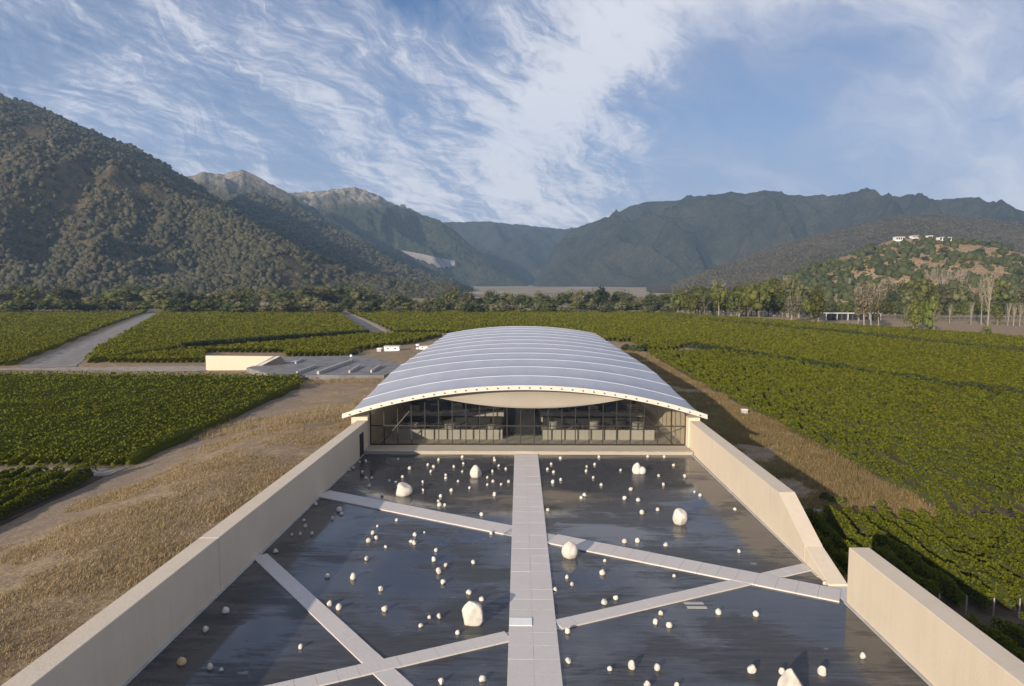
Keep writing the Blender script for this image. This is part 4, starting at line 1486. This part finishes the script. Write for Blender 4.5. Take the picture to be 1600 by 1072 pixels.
def shrub(px, py, wpx, hpx, kind, label, group=None, name='shrub'):
    p = gpt(px, py)
    W, H = wpx * p.y / FPX, hpx * p.y / FPX
    root = thing(name, label, 'shrub', (p.x, p.y, p.z), random.uniform(0, 6.28), group)
    root.scale = (W, W, H)
    link('foliage', SHR[kind], root); link('stem', STEM, root)
    return root


for k, (px, py) in enumerate(((978, 548), (989, 549), (1000, 549), (1009, 548))):
    shrub(px, py, 15, 11, 0, f'dark green shrub, {ordw(k + 1)} from the roof at the far strip end', 'dark shrubs beyond the roof')
for k, (px, py) in enumerate(((540, 561), (547, 558), (554, 555), (561, 552))):
    shrub(px, py, 11, 7, 0, f'low dark bush, {ordw(k + 1)} between the paved yard and the vines', 'dark bushes by the paved yard')
for k, (px, py) in enumerate(((1289, 782), (1300, 788), (1313, 790), (1376, 795))):
    shrub(px, py, 16, 15, 1, f'yellow-green weed bush, {ordw(k + 1)} from the slanted wall beside the dry strip', 'weed bushes at the strip end')
for q in range(46):                           # dark row along the lower field edge
    w = q / 45
    px, py = 284 + (574 - 284) * w, 549 - 26 * w ** 0.9
    shrub(px, py, 13 - 5 * w, 15 - 5.5 * w, 0, f'small dark bush, {ordw(q + 1)} from left in the dark row across the vineyard', 'dark bush row across the vineyard')

# ------------------------------------------------------------------ dry grass
def tufts(name, n, xr, yr, keep, hmin, hmax, mat, seed, blades=9):
    rg = np.random.default_rng(seed)
    x = rg.uniform(*xr, n); y = yr[0] + (yr[1] - yr[0]) * rg.uniform(0, 1, n) ** 1.15
    ok = keep(x, y) & in_view(x, y)
    x, y = x[ok], y[ok]; n = len(x)
    h = rg.uniform(hmin, hmax, n) * (0.5 + 1.1 * vnoise(x, y, 3.2, 7))
    c = np.stack([x, y, zg(x, y) - 0.05], -1)
    c = np.repeat(c, blades, 0); h = np.repeat(h, blades) * rg.uniform(.5, 1.15, n * blades)
    a = rg.uniform(0, 6.28, n * blades); sp = rg.uniform(0.2, 1.5, n * blades)
    c[:, :2] += rg.normal(size=(n * blades, 2)) * 0.24
    wv = np.stack([-np.sin(a), np.cos(a), 0 * a], -1) * (0.014 + 0.03 * rg.uniform(0, 1, n * blades))[:, None]
    tip = c + np.stack([np.cos(a) * sp * h, np.sin(a) * sp * h, h], -1)
    V = np.stack([c - wv, c + wv, tip], 1).reshape(-1, 3)
    F = np.arange(len(V)).reshape(-1, 3)
    return stuff(link(name, mesh_np(name, V, F, mat)))


dl = lambda x, y: (vnoise(x, y, 6.0, 12) + 0.45 * vnoise(x, y, 1.4, 13) > 0.50 + 0.42 * sstep(-29, -39, x))
tufts('dry_grass', 36000, (-40, XL - 1.0), (20, 76), dl, 0.06, 0.26, M['straw'], 61, 8)
tufts('dry_grass', 9000, (-60, XL - 2.2), (76, 150), lambda x, y: (vnoise(x, y, 7.0, 12) > 0.35) & (x > -41 + np.maximum(0, y - 120) * -0.4) & ~((y > 95) & (y < 128) & (x < -24)), 0.3, 0.7, M['straw'], 62)
tufts('dry_grass', 24000, (XR + 1.6, 39), (60.5, 150), lambda x, y: (vnoise(x, y, 5.0, 14) + 0.4 * vnoise(x, y, 1.8, 15) > 0.42), 0.15, 0.60, M['strawr'], 63)
tufts('dry_grass', 5000, (XR + 1.6, 38), (150, 215), lambda x, y: (vnoise(x, y, 5.0, 14) > 0.35), 0.4, 0.9, M['strawr'], 64)
tufts('dry_grass', 1400, (XR + 1.2, 22.5), (37, 47), lambda x, y: x < 40, 0.2, 0.5, M['strawr'], 65)

# shallow concrete channel by the slanted wall
p = gpt(1296, 799)
struct(link('drain_channel', MB().box(-1.7, 1.7, -0.35, 0.35, -0.3, 0.12).mesh('drain_channel', M['kerbgrey'], False, 0.03), loc=(p.x, p.y, p.z)))

# ------------------------------------------------------------------ trees
def tree_meshes(kind, seed):
    """trunk and crown of a tree one unit high"""
    rg = np.random.default_rng(seed)
    spec = {'round': ((.36, .36, .40), .58, .10, 26, 330), 'wide': ((.50, .50, .40), .56, .10, 34, 380), 'poplar': ((.20, .20, .42), .56, .12, 22, 360),
            'column': ((.12, .12, .46), .53, .06, 18, 300), 'sparse': ((.22, .22, .36), .62, .22, 5, 330), 'bare': ((.15, .15, .36), .62, .2, 0, 170), 'bush': ((.46, .46, .44), .46, .05, 26, 300)}[kind]
    rad, cz, tr, nb, nc = spec
    rad = np.array(rad)
    b = MB()
    r0 = 0.022 if kind != 'bush' else 0.03
    lean = rg.uniform(-.03, .03, 2)
    topz = 0.42 if kind not in ('bare', 'sparse') else 0.62
    b.bar((0, 0, -0.03), (lean[0], lean[1], topz * .6), r0, r0 * .72)
    b.bar((lean[0], lean[1], topz * .6), (lean[0] * 1.5, lean[1] * 1.5, topz), r0 * .72, r0 * .5)
    nl = 9 if kind not in ('bare', 'sparse') else 20
    for i in range(nl):
        z0 = rg.uniform(.22, topz); a = rg.uniform(0, 6.28); q = rg.uniform(.35, .95)
        z1 = min(.97, z0 + rg.uniform(.16, .42))
        if kind in ('bare', 'sparse', 'poplar', 'column'): z1 = min(.98, z0 + rg.uniform(.28, .5))
        e = (math.cos(a) * rad[0] * q, math.sin(a) * rad[1] * q, z1)
        st = (lean[0] * z0 / topz, lean[1] * z0 / topz, z0)
        b.bar(st, e, r0 * .42, r0 * .10, 5)
        if kind in ('bare', 'sparse'):
            for _ in range(2):
                e2 = (e[0] * rg.uniform(.8, 1.4), e[1] * rg.uniform(.8, 1.4), min(1.0, e[2] + rg.uniform(.03, .12)))
                mid = tuple(st[k] + (e[k] - st[k]) * rg.uniform(.45, .8) for k in range(3))
                b.bar(mid, e2, r0 * .2, r0 * .06, 4)
    trunk = b.mesh('trunk', M['palebark'] if kind in ('bare', 'sparse', 'poplar') else M['bark'])
    parts = []
    cen = np.array([lean[0] * 1.4, lean[1] * 1.4, cz])
    if nb:
        d = rg.normal(size=(nb, 3)); d /= np.linalg.norm(d, axis=1)[:, None]
        c = d * rad * rg.uniform(.35, .82, nb)[:, None] + cen
        parts.append(lumps(c, rg.uniform(.20, .36, nb)[:, None] * rad[None] * np.array([1, 1, .8]), ICO1, 0.3, rng=rg))
    nc = int(nc * (1.9 if kind not in ('bare', 'column') else 1.3))
    d = rg.normal(size=(nc, 3)); d /= np.linalg.norm(d, axis=1)[:, None]
    lob = np.array([1 + .28 * mnoise.noise(Vector(q * 2.2) + Vector((seed, 0, 0))) for q in d])
    c = d * rad * (rg.uniform(.55, 1.08, nc) * lob)[:, None] + cen
    parts.append(cards(c, rg.uniform(.028, .070, nc) * (1.0 if kind not in ('bare', 'column') else .6), .3, rng=rg))
    crown_v, crown_f = join(parts)
    return trunk, crown_v, crown_f


SHAPES, TREES = {}, {}


def tree_pair(kind, mt, v):
    if (kind, v) not in SHAPES:
        SHAPES[(kind, v)] = tree_meshes(kind, 100 + v * 7 + len(kind))
    tm, cv, cf = SHAPES[(kind, v)]
    if (kind, mt, v) not in TREES:
        TREES[(kind, mt, v)] = mesh_np('crown', cv, cf, M[mt], True)
    return tm, TREES[(kind, mt, v)]


HUE = {'tgreen': 'olive green', 'tdark': 'dark green', 'tgrey': 'grey-green', 'tyell': 'yellow-green', 'tbrown': 'pale brown'}
SHP = {'round': 'round-crowned tree', 'wide': 'broad-crowned tree', 'poplar': 'upright poplar', 'column': 'narrow columnar tree', 'sparse': 'thin-leaved tall tree', 'bare': 'nearly bare pale tree', 'bush': 'bushy low tree'}
TREC = []


def plant(px, base, hpx, kind, mt, where, group, wide=1.0, p=None):
    p = gpt(px, base) if p is None else p
    H = hpx * p.y / FPX
    TREC.append((px, p, H, kind, mt, where, group, wide))


def plant_all():
    cnt = {}
    TREC.sort(key=lambda r: r[0])
    for n_, (px, p, H, kind, mt, where, group, wide) in enumerate(TREC):
        key = (kind, mt, where)
        cnt[key] = cnt.get(key, 0) + 1
        name = 'tree' if kind not in ('poplar',) else 'poplar_tree'
        root = thing(name, f'{HUE[mt]} {SHP[kind]}, {ordw(cnt[key])} from left {where}', 'tree', tuple(p), random.uniform(0, 6.28), group)
        rd = random.Random(n_)
        root.scale = (H * wide * rd.uniform(.9, 1.12), H * wide * rd.uniform(.9, 1.12), H)
        tm, cm = tree_pair(kind, mt, rd.randrange(3))
        link('trunk', tm, root); link('crown', cm, root)


rd = random.Random(3)
px = -12.0
while px < 1072:                              # back row of the belt
    kind = rd.choice(['round', 'round', 'wide', 'poplar', 'wide'])
    mt = rd.choice(['tgreen', 'tdark', 'tgrey', 'tgrey']) if kind != 'poplar' else rd.choice(['tgreen', 'tgrey'])
    D = rd.uniform(520, 600)
    hp = rd.uniform(22, 38) if px < 600 else rd.uniform(15, 29)
    p = at(px, 470, D); p.z = zgf(p.x, p.y)
    plant(px, 0, hp * 1.08, kind, mt, 'in the back of the tree belt', 'trees of the belt beyond the vineyard', 1.15 if kind != 'poplar' else 1.5, p)
    px += rd.uniform(9, 16)
px = -8.0
while px < 1066:                              # front row
    if 236 < px < 252: px += 14
    kind = rd.choice(['bush', 'round', 'wide', 'bush', 'wide'])
    mt = rd.choice(['tgreen', 'tgrey', 'tgreen', 'tdark']) if px < 420 else rd.choice(['tgreen', 'tdark', 'tgrey', 'tgrey', 'tdark'])
    D = rd.uniform(455, 500)
    hp = rd.uniform(14, 27) if px < 600 else rd.uniform(12, 22)
    p = at(px, 480, D); p.z = zgf(p.x, p.y)
    plant(px, 0, hp, kind, mt, 'along the front of the tree belt', 'trees of the belt beyond the vineyard', 1.25, p)
    px += rd.uniform(7.5, 13)
for px, base, hp, kind, mt, w in (            # the larger ones one can pick out
        (696, 486, 34, 'poplar', 'tgrey', 1.6), (708, 486, 36, 'poplar', 'tgreen', 1.4), (770, 486, 33, 'round', 'tdark', 1.0), (618, 485, 28, 'wide', 'tgrey', 1.0), (545, 484, 30, 'round', 'tdark', 1.0),
        (936, 487, 40, 'round', 'tdark', 1.0), (1020, 490, 34, 'poplar', 'tdark', 1.5), (470, 484, 32, 'round', 'tgreen', 1.0)):
    plant(px, base, hp, kind, mt, 'standing out in the tree belt', 'trees of the belt beyond the vineyard', w)
for px, base, hp, kind, mt, w in (            # right-hand trees before the hill
        (1060, 492, 42, 'round', 'tgreen', .8), (1076, 493, 36, 'poplar', 'tyell', 1.2), (1084, 493, 34, 'poplar', 'tyell', 1.1), (1101, 494, 36, 'poplar', 'tgrey', 1.4), (1111, 493, 34, 'poplar', 'tgrey', 1.2),
        (1123, 494, 56, 'sparse', 'tyell', 1.0), (1142, 496, 48, 'poplar', 'tyell', 1.3), (1154, 496, 46, 'poplar', 'tgreen', 1.2), (1169, 496, 60, 'wide', 'tyell', .75), (1186, 497, 58, 'round', 'tyell', .9),
        (1201, 491, 26, 'column', 'tdark', 1.1), (1207, 491, 28, 'column', 'tdark', 1.1), (1212, 491, 28, 'column', 'tdark', 1.1), (1209, 494, 62, 'poplar', 'tyell', 1.1), (1217, 494, 60, 'sparse', 'tgrey', .9), (1231, 496, 66, 'sparse', 'tyell', .9),
        (1236, 504, 42, 'sparse', 'tbrown', 1.5), (1248, 497, 56, 'poplar', 'tgrey', 1.1), (1259, 500, 34, 'poplar', 'tyell', 1.1), (1279, 508, 64, 'poplar', 'tyell', 1.05),
        (1322, 478, 44, 'bare', 'tbrown', .9), (1340, 508, 40, 'sparse', 'tyell', .8), (1350, 510, 68, 'sparse', 'tbrown', .9), (1361, 511, 66, 'sparse', 'tbrown', .8), (1373, 515, 62, 'sparse', 'tgrey', .8),
        (1387, 492, 38, 'poplar', 'tdark', 1.3), (1399, 492, 36, 'poplar', 'tdark', 1.3), (1414, 517, 40, 'sparse', 'tyell', .5), (1426, 517, 48, 'poplar', 'tyell', 1.05), (1440, 513, 44, 'poplar', 'tyell', .95),
        (1461, 521, 64, 'column', 'tyell', 1.5), (1408, 490, 50, 'poplar', 'tgreen', 1.0), (1452, 479, 58, 'bare', 'tbrown', 1.3), (1462, 479, 60, 'bare', 'tbrown', 1.2), (1474, 480, 58, 'bare', 'tbrown', 1.2), (1484, 505, 30, 'bare', 'tbrown', 1.1),
        (1486, 480, 56, 'bare', 'tbrown', 1.1), (1495, 480, 60, 'bare', 'tbrown', 1.1), (1504, 480, 58, 'bare', 'tbrown', 1.0), (1517, 508, 36, 'bare', 'tbrown', .8), (1533, 508, 76, 'bare', 'tbrown', .6), (1543, 510, 84, 'bare', 'tbrown', .7),
        (1558, 508, 32, 'column', 'tyell', 1.9), (1541, 528, 22, 'bush', 'tgreen', .75), (1574, 509, 36, 'bare', 'tbrown', .9), (1583, 509, 36, 'bare', 'tbrown', .9), (1593, 510, 38, 'bare', 'tbrown', .9), (1562, 528, 7, 'bush', 'tdark', 1.0),
        (1588, 529, 6, 'bush', 'tdark', 1.2), (1602, 509, 36, 'bare', 'tbrown', .9)):
    plant(px, base, hp, kind, mt, 'among the trees below the hill', 'trees below the right-hand hill', w)
for q in range(34):                           # fuller green behind the first trees
    px_ = 1060 + q * 6.4 + rd.uniform(-3, 3)
    plant(px_, 491 + (px_ - 1060) * 0.02, rd.uniform(26, 44) + 10 * math.sin((px_ - 1060) / 70.0), rd.choice(['poplar', 'round', 'poplar', 'wide']), rd.choice(['tyell', 'tgreen', 'tgrey', 'tgreen']), 'behind the first trees below the hill', 'trees below the right-hand hill', 1.1)
for q in range(30):
    px_ = 1385 + q * 7.6 + rd.uniform(-3, 3)
    plant(px_, 490, rd.uniform(26, 58), rd.choice(['sparse', 'poplar', 'round', 'sparse']), rd.choice(['tgrey', 'tgreen', 'tgrey', 'tgreen']), 'at the foot of the tan hill', 'trees below the right-hand hill', 1.0)
px = 1270
while px < 1625:                              # green wind-break behind the long house
    plant(px, 497 if px < 1400 else 499, rd.uniform(22, 29), 'round', rd.choice(['tgreen', 'tdark', 'tgreen']), 'in the wind-break behind the long house', 'wind-break below the hill', 1.0)
    px += rd.uniform(8, 12)
plant_all()

# trees that stand apart on the hill
spots = ((1252, 424), (1262, 436), (1276, 418), (1285, 428), (1296, 436), (1310, 418), (1318, 431), (1330, 411), (1342, 424), (1352, 436), (1284, 447), (1301, 452), (1356, 410), (1370, 423), (1333, 446), (1348, 452),
         (1392, 404), (1412, 418), (1440, 409), (1466, 398), (1494, 412), (1520, 400), (1548, 414), (1574, 404), (1430, 436), (1475, 432), (1580, 430), (1538, 436))
flat = G_shrub.reshape(-1, 3)
fpx = 812 + FPX * flat[:, 0] / flat[:, 1]
fpy = 445 - FPX * (flat[:, 2] - 18) / flat[:, 1]
nrow = 36 * 130
for k, (px, py) in enumerate(sorted(spots)):
    d = (fpx[:nrow] - px) ** 2 + (fpy[:nrow] - py) ** 2
    p = flat[int(d.argmin())]
    w = random.Random(k).uniform(10, 17) * p[1] / FPX
    root = thing('hillside_tree', f'dark rounded tree, {ordw(k + 1)} from the left on the tan hillside', 'tree', (p[0], p[1], p[2] - 0.5), k * 1.3, 'trees standing apart on the tan hillside')
    root.scale = (w, w, w * 0.72)
    tm, cm = tree_pair('bush', 'tdark' if k % 2 else 'tgreen', k % 3)
    link('trunk', tm, root); link('crown', cm, root)

# ------------------------------------------------------------------ buildings and small structures
def surf_at(px, py):
    d = (fpx[:nrow] - px) ** 2 + (fpy[:nrow] - py) ** 2
    return Vector(flat[int(d.argmin())])


def long_house(name, label, p, L, Dp, H, wallmat, roofmat, n, over=0.8, cols=True):
    root = thing(name, label, 'house', tuple(p))
    link('walls', MB().box(-L / 2, L / 2, 0, Dp, -3.0, H).mesh('walls', wallmat), root)
    link('roof', MB().box(-L / 2 - over, L / 2 + over, -over * 1.6, Dp + over, H, H + 0.35).mesh('roof', roofmat, False, 0.05), root)
    wm = MB().box(-0.5, 0.5, -0.06, 0.02, 0, 1).mesh('window', M['glassdark'])
    for i in range(n):
        o = link('window', wm, root, (-L / 2 + L * (i + .5) / n, 0, 0.35)); o.scale = (L / n * 0.72, 1, H - 0.8)
    if cols:
        pm = MB().box(-0.09, 0.09, -0.09, 0.09, 0, 1).mesh('column', M['white'])
        for i in range(n // 2 + 1):
            o = link('column', pm, root, (-L / 2 + L * i / (n // 2), -over * 1.2, 0)); o.scale = (1.4, 1.4, H)
    return root


gd, tg, bg_ = material('window_glass')
bg_.inputs['Base Color'].default_value = (0.02, 0.022, 0.028, 1); bg_.inputs['Roughness'].default_value = 0.08
M['glassdark'] = gd
M['darkwood'] = m_plain('dark_timber', (0.06, 0.052, 0.055), 0.7)
p = gpt(1332, 500.5)
long_house('long_house', 'long low dark house with a pale flat roof below the hill', p, 84 * p.y / FPX, 7, 10.5 * p.y / FPX, M['darkwood'], M['lip'], 10)
p = gpt(1246, 493)
p = surf_at(1355, 400)
long_house('hill_house', 'small dark flat-roofed house halfway up the tan hill', p + Vector((0, -1, -0.6)), 18, 6, 3.6, M['dark'], M['dark'], 4, 0.5, False)
for k, (px, py, L, H, lab) in enumerate(((1398, 373, 10, 3.4, 'low white villa wing at the left end of the hilltop house row'), (1421, 371, 7, 2.6, 'low white villa wing, second in the hilltop house row'),
                                         (1443, 371, 5, 2.8, 'small white pavilion, third in the hilltop house row'), (1466, 371, 14, 3.4, 'white villa with dark openings at the right end of the hilltop row'))):
    p = surf_at(px, py)
    long_house('villa', lab, p + Vector((0, -2, 0.6)), L, 7, H, M['white'], M['kerbgrey'] if k % 2 else M['white'], 4 if k != 2 else 2, 0.6, False)
p = gpt(823, 488)
hut = thing('white_hut', 'tiny white hut at the far edge of the vineyard before the trees', 'hut', tuple(p))
link('walls', MB().box(-2.2, 2.2, 0, 4, -0.5, 1.8).mesh('walls', M['white']), hut)
b = MB(); b.hexa([(-2.5, -.3, 1.8), (2.5, -.3, 1.8), (2.5, 4.3, 1.8), (-2.5, 4.3, 1.8), (-2.5, 1.9, 2.9), (2.5, 1.9, 2.9), (2.5, 2.1, 2.9), (-2.5, 2.1, 2.9)])
link('roof', b.mesh('roof', M['white']), hut)
link('door', MB().box(-0.5, 0.5, -0.05, 0.0, 0, 1.5).mesh('door', M['dark']), hut)


def cabin(px, base, wpx, hpx, label, roofcol):
    p = gpt(px, base)
    W, H = wpx * p.y / FPX, hpx * p.y / FPX
    root = thing('site_cabin', label, 'cabin', tuple(p), 0.05)
    link('walls', MB().box(-W / 2, W / 2, 0, 2.6, -0.8, H * .7).mesh('walls', M['white'], False, 0.03), root)
    link('roof', MB().box(-W / 2 - .15, W / 2 + .15, -.2, 2.8, H * .7, H * .7 + 0.18).mesh('roof', roofcol, False, 0.03), root)
    for q in (-.25, .22):
        link('window', MB().box(W * q - .22, W * q + .22, -.04, .0, H * .28, H * .52).mesh('window', M['glassdark']), root)
    return root


cabin(612, 548.5, 24, 10, 'white site cabin with a grey roof beside the vines', M['kerbgrey'])
cabin(592, 549, 6, 5, 'tiny white shed just left of the grey-roofed cabin', M['white'])
cabin(665, 546, 20, 7, 'low tan cabin half hidden behind the roof edge', M['dirt'])
cabin(652, 545.5, 4, 9, 'slim white box standing beside the low tan cabin', M['white'])

# yard: paved ramps, low walls, concrete retaining box
pz = zgf(-45, 130)
Y0, Y1 = gpt(480, 588).y, gpt(480, 565).y
yard_z = -0.9


def pg(px, py): return gp(px, py, yard_z)


pts = [pg(430, 592), pg(600, 592), pg(640, 575), pg(560, 560), pg(448, 562), pg(385, 580)]
Vy = [(q.x, q.y, yard_z + 0.75) for q in pts] + [(q.x, q.y, yard_z - 2) for q in pts]
Fy = [(0, 1, 2, 3), (0, 3, 4, 5)] + [(i, i + 6, (i + 1) % 6 + 6, (i + 1) % 6) for i in range(6)]
struct(link('paved_yard', mesh_np('paved_yard', Vy, np.array(Fy), M['lot'])))
lw = 0
for (a, b, th, h, lab) in (((497, 590.5), (551, 569.5), .5, .55, 'longest low concrete kerb wall across the paved yard'), ((464, 590.5), (494, 578.5), .35, .5, 'low dark-sided kerb wall left of the longest one in the paved yard'),
                           ((546, 588.5), (562, 578.5), .35, .5, 'short kerb wall right of the longest one in the paved yard'), ((580, 588), (594, 578.5), .35, .5, 'short kerb wall nearest the roof in the paved yard'),
                           ((462, 573.5), (472, 567.5), .35, .4, 'short pale kerb near the concrete box in the paved yard')):
    p, q = pg(*a), pg(*b)
    L = (q - p).length
    o = link('kerb_wall', MB().box(0, L, -th / 2, th / 2, 0, h + .7).mesh('kerb_wall', M['kerbgrey'], False, 0.03), loc=(p.x, p.y, yard_z + 0.1))
    o.rotation_euler = (0, 0, math.atan2(q.y - p.y, q.x - p.x))
    tag(o, lab, 'kerb wall')
for k, (a, lab) in enumerate(((((466, 571), (450, 567.5)), 'pale painted strip of paving near the concrete box'), )):
    p, q = pg(452, 571), pg(470, 568)
    tag(link('pale_paving', MB().box(min(p.x, q.x), max(p.x, q.x), min(p.y, q.y), max(p.y, q.y), yard_z + .7, yard_z + .765).mesh('pale_paving', M['kerbgrey'])), lab, 'paving')
p = pg(549, 572)
lamp = thing('yard_lamp', 'small white globe lamp on a post in the paved yard', 'lamp', (p.x, p.y, yard_z + 0.7))
link('pole', MB().bar((0, 0, 0), (0, 0, 1.5), 0.06).mesh('pole', M['post']), lamp)
V, F = lumps(np.array([[0, 0, 1.7]]), np.array([0.32]), ICO2, 0.0, (1, 1, 1)); link('globe', mesh_np('globe', V, F, M['white'], True), lamp)

# concrete box with a sloping side wall
zb = -1.4
f0, f1, f2 = gp(322, 580, zb), gp(371, 580, zb), gp(430, 566, zb)
hb = 24.5 * f0.y / FPX
box = thing('concrete_box', 'beige concrete retaining wall with a slanting ramp side in the vineyard', 'wall', (f0.x, f0.y, zb))
ww, wt = (f1 - f0).x, (430 - 322) * f0.y / FPX
fr = MB().hexa([(0, 0, -1), (ww, 0, -1), (ww, .8, -1), (0, .8, -1), (0, 0, hb), (wt, 0, hb - .12), (wt, .8, hb - .12), (0, .8, hb)])
link('front_wall', fr.mesh('front_wall', M['wall'], False, 0.03), box)
sd = MB().hexa([(ww, .02, -1), (ww + .9, .02, -1), (wt + 1.9, 8, -1), (wt + .9, 8, -1), (ww, .02, .15), (ww + .9, .02, .15), (wt + 1.4, .3, hb - .1), (wt + .3, .3, hb - .1)])
link('ramp_side', sd.mesh('ramp_side', M['kerbgrey']), box)

# pump box by the left track
p = gpt(172, 722)
pump = thing('pump_box', 'small pale utility box at the corner of the left vineyard', 'utility box', tuple(p))
link('housing', MB().box(-0.75, 0.1, -.35, .35, -.2, .8).mesh('housing', M['kerbgrey'], False, 0.04), pump)
link('tank', MB().bar((0.35, -.4, .3), (0.35, .4, .3), .36, n=12).mesh('tank', M['ledge'], True), pump)
link('hatch', MB().box(-0.6, -0.1, -.38, -.352, .2, .6).mesh('hatch', M['dark']), pump)
p = gpt(1163, 647)
rub = thing('survey_box', 'small pale box standing at the edge of the roof shadow', 'box', tuple(p))
link('housing', MB().box(-.45, .45, -.4, .4, -.2, .7).mesh('housing', M['kerbgrey'], False, 0.04), rub)
link('lid', MB().box(-.5, .5, -.45, .45, .7, .8).mesh('lid', M['white'], False, 0.02), rub)

# ------------------------------------------------------------------ air
m = bpy.data.materials.new('haze')
m.use_nodes = True
t = NT(m.node_tree)
t.n.clear()
vol = t.node('ShaderNodeVolumePrincipled')
vol.inputs['Color'].default_value = (0.46, 0.69, 1.0, 1)
vol.inputs['Density'].default_value = 0.000088
vol.inputs['Anisotropy'].default_value = 0.0
t.l.new(vol.outputs[0], t.node('ShaderNodeOutputMaterial').inputs['Volume'])
hz = link('haze', MB().box(-5700, 5700, -120, 5700, -5.4, 1250).mesh('haze', m))
stuff(hz)
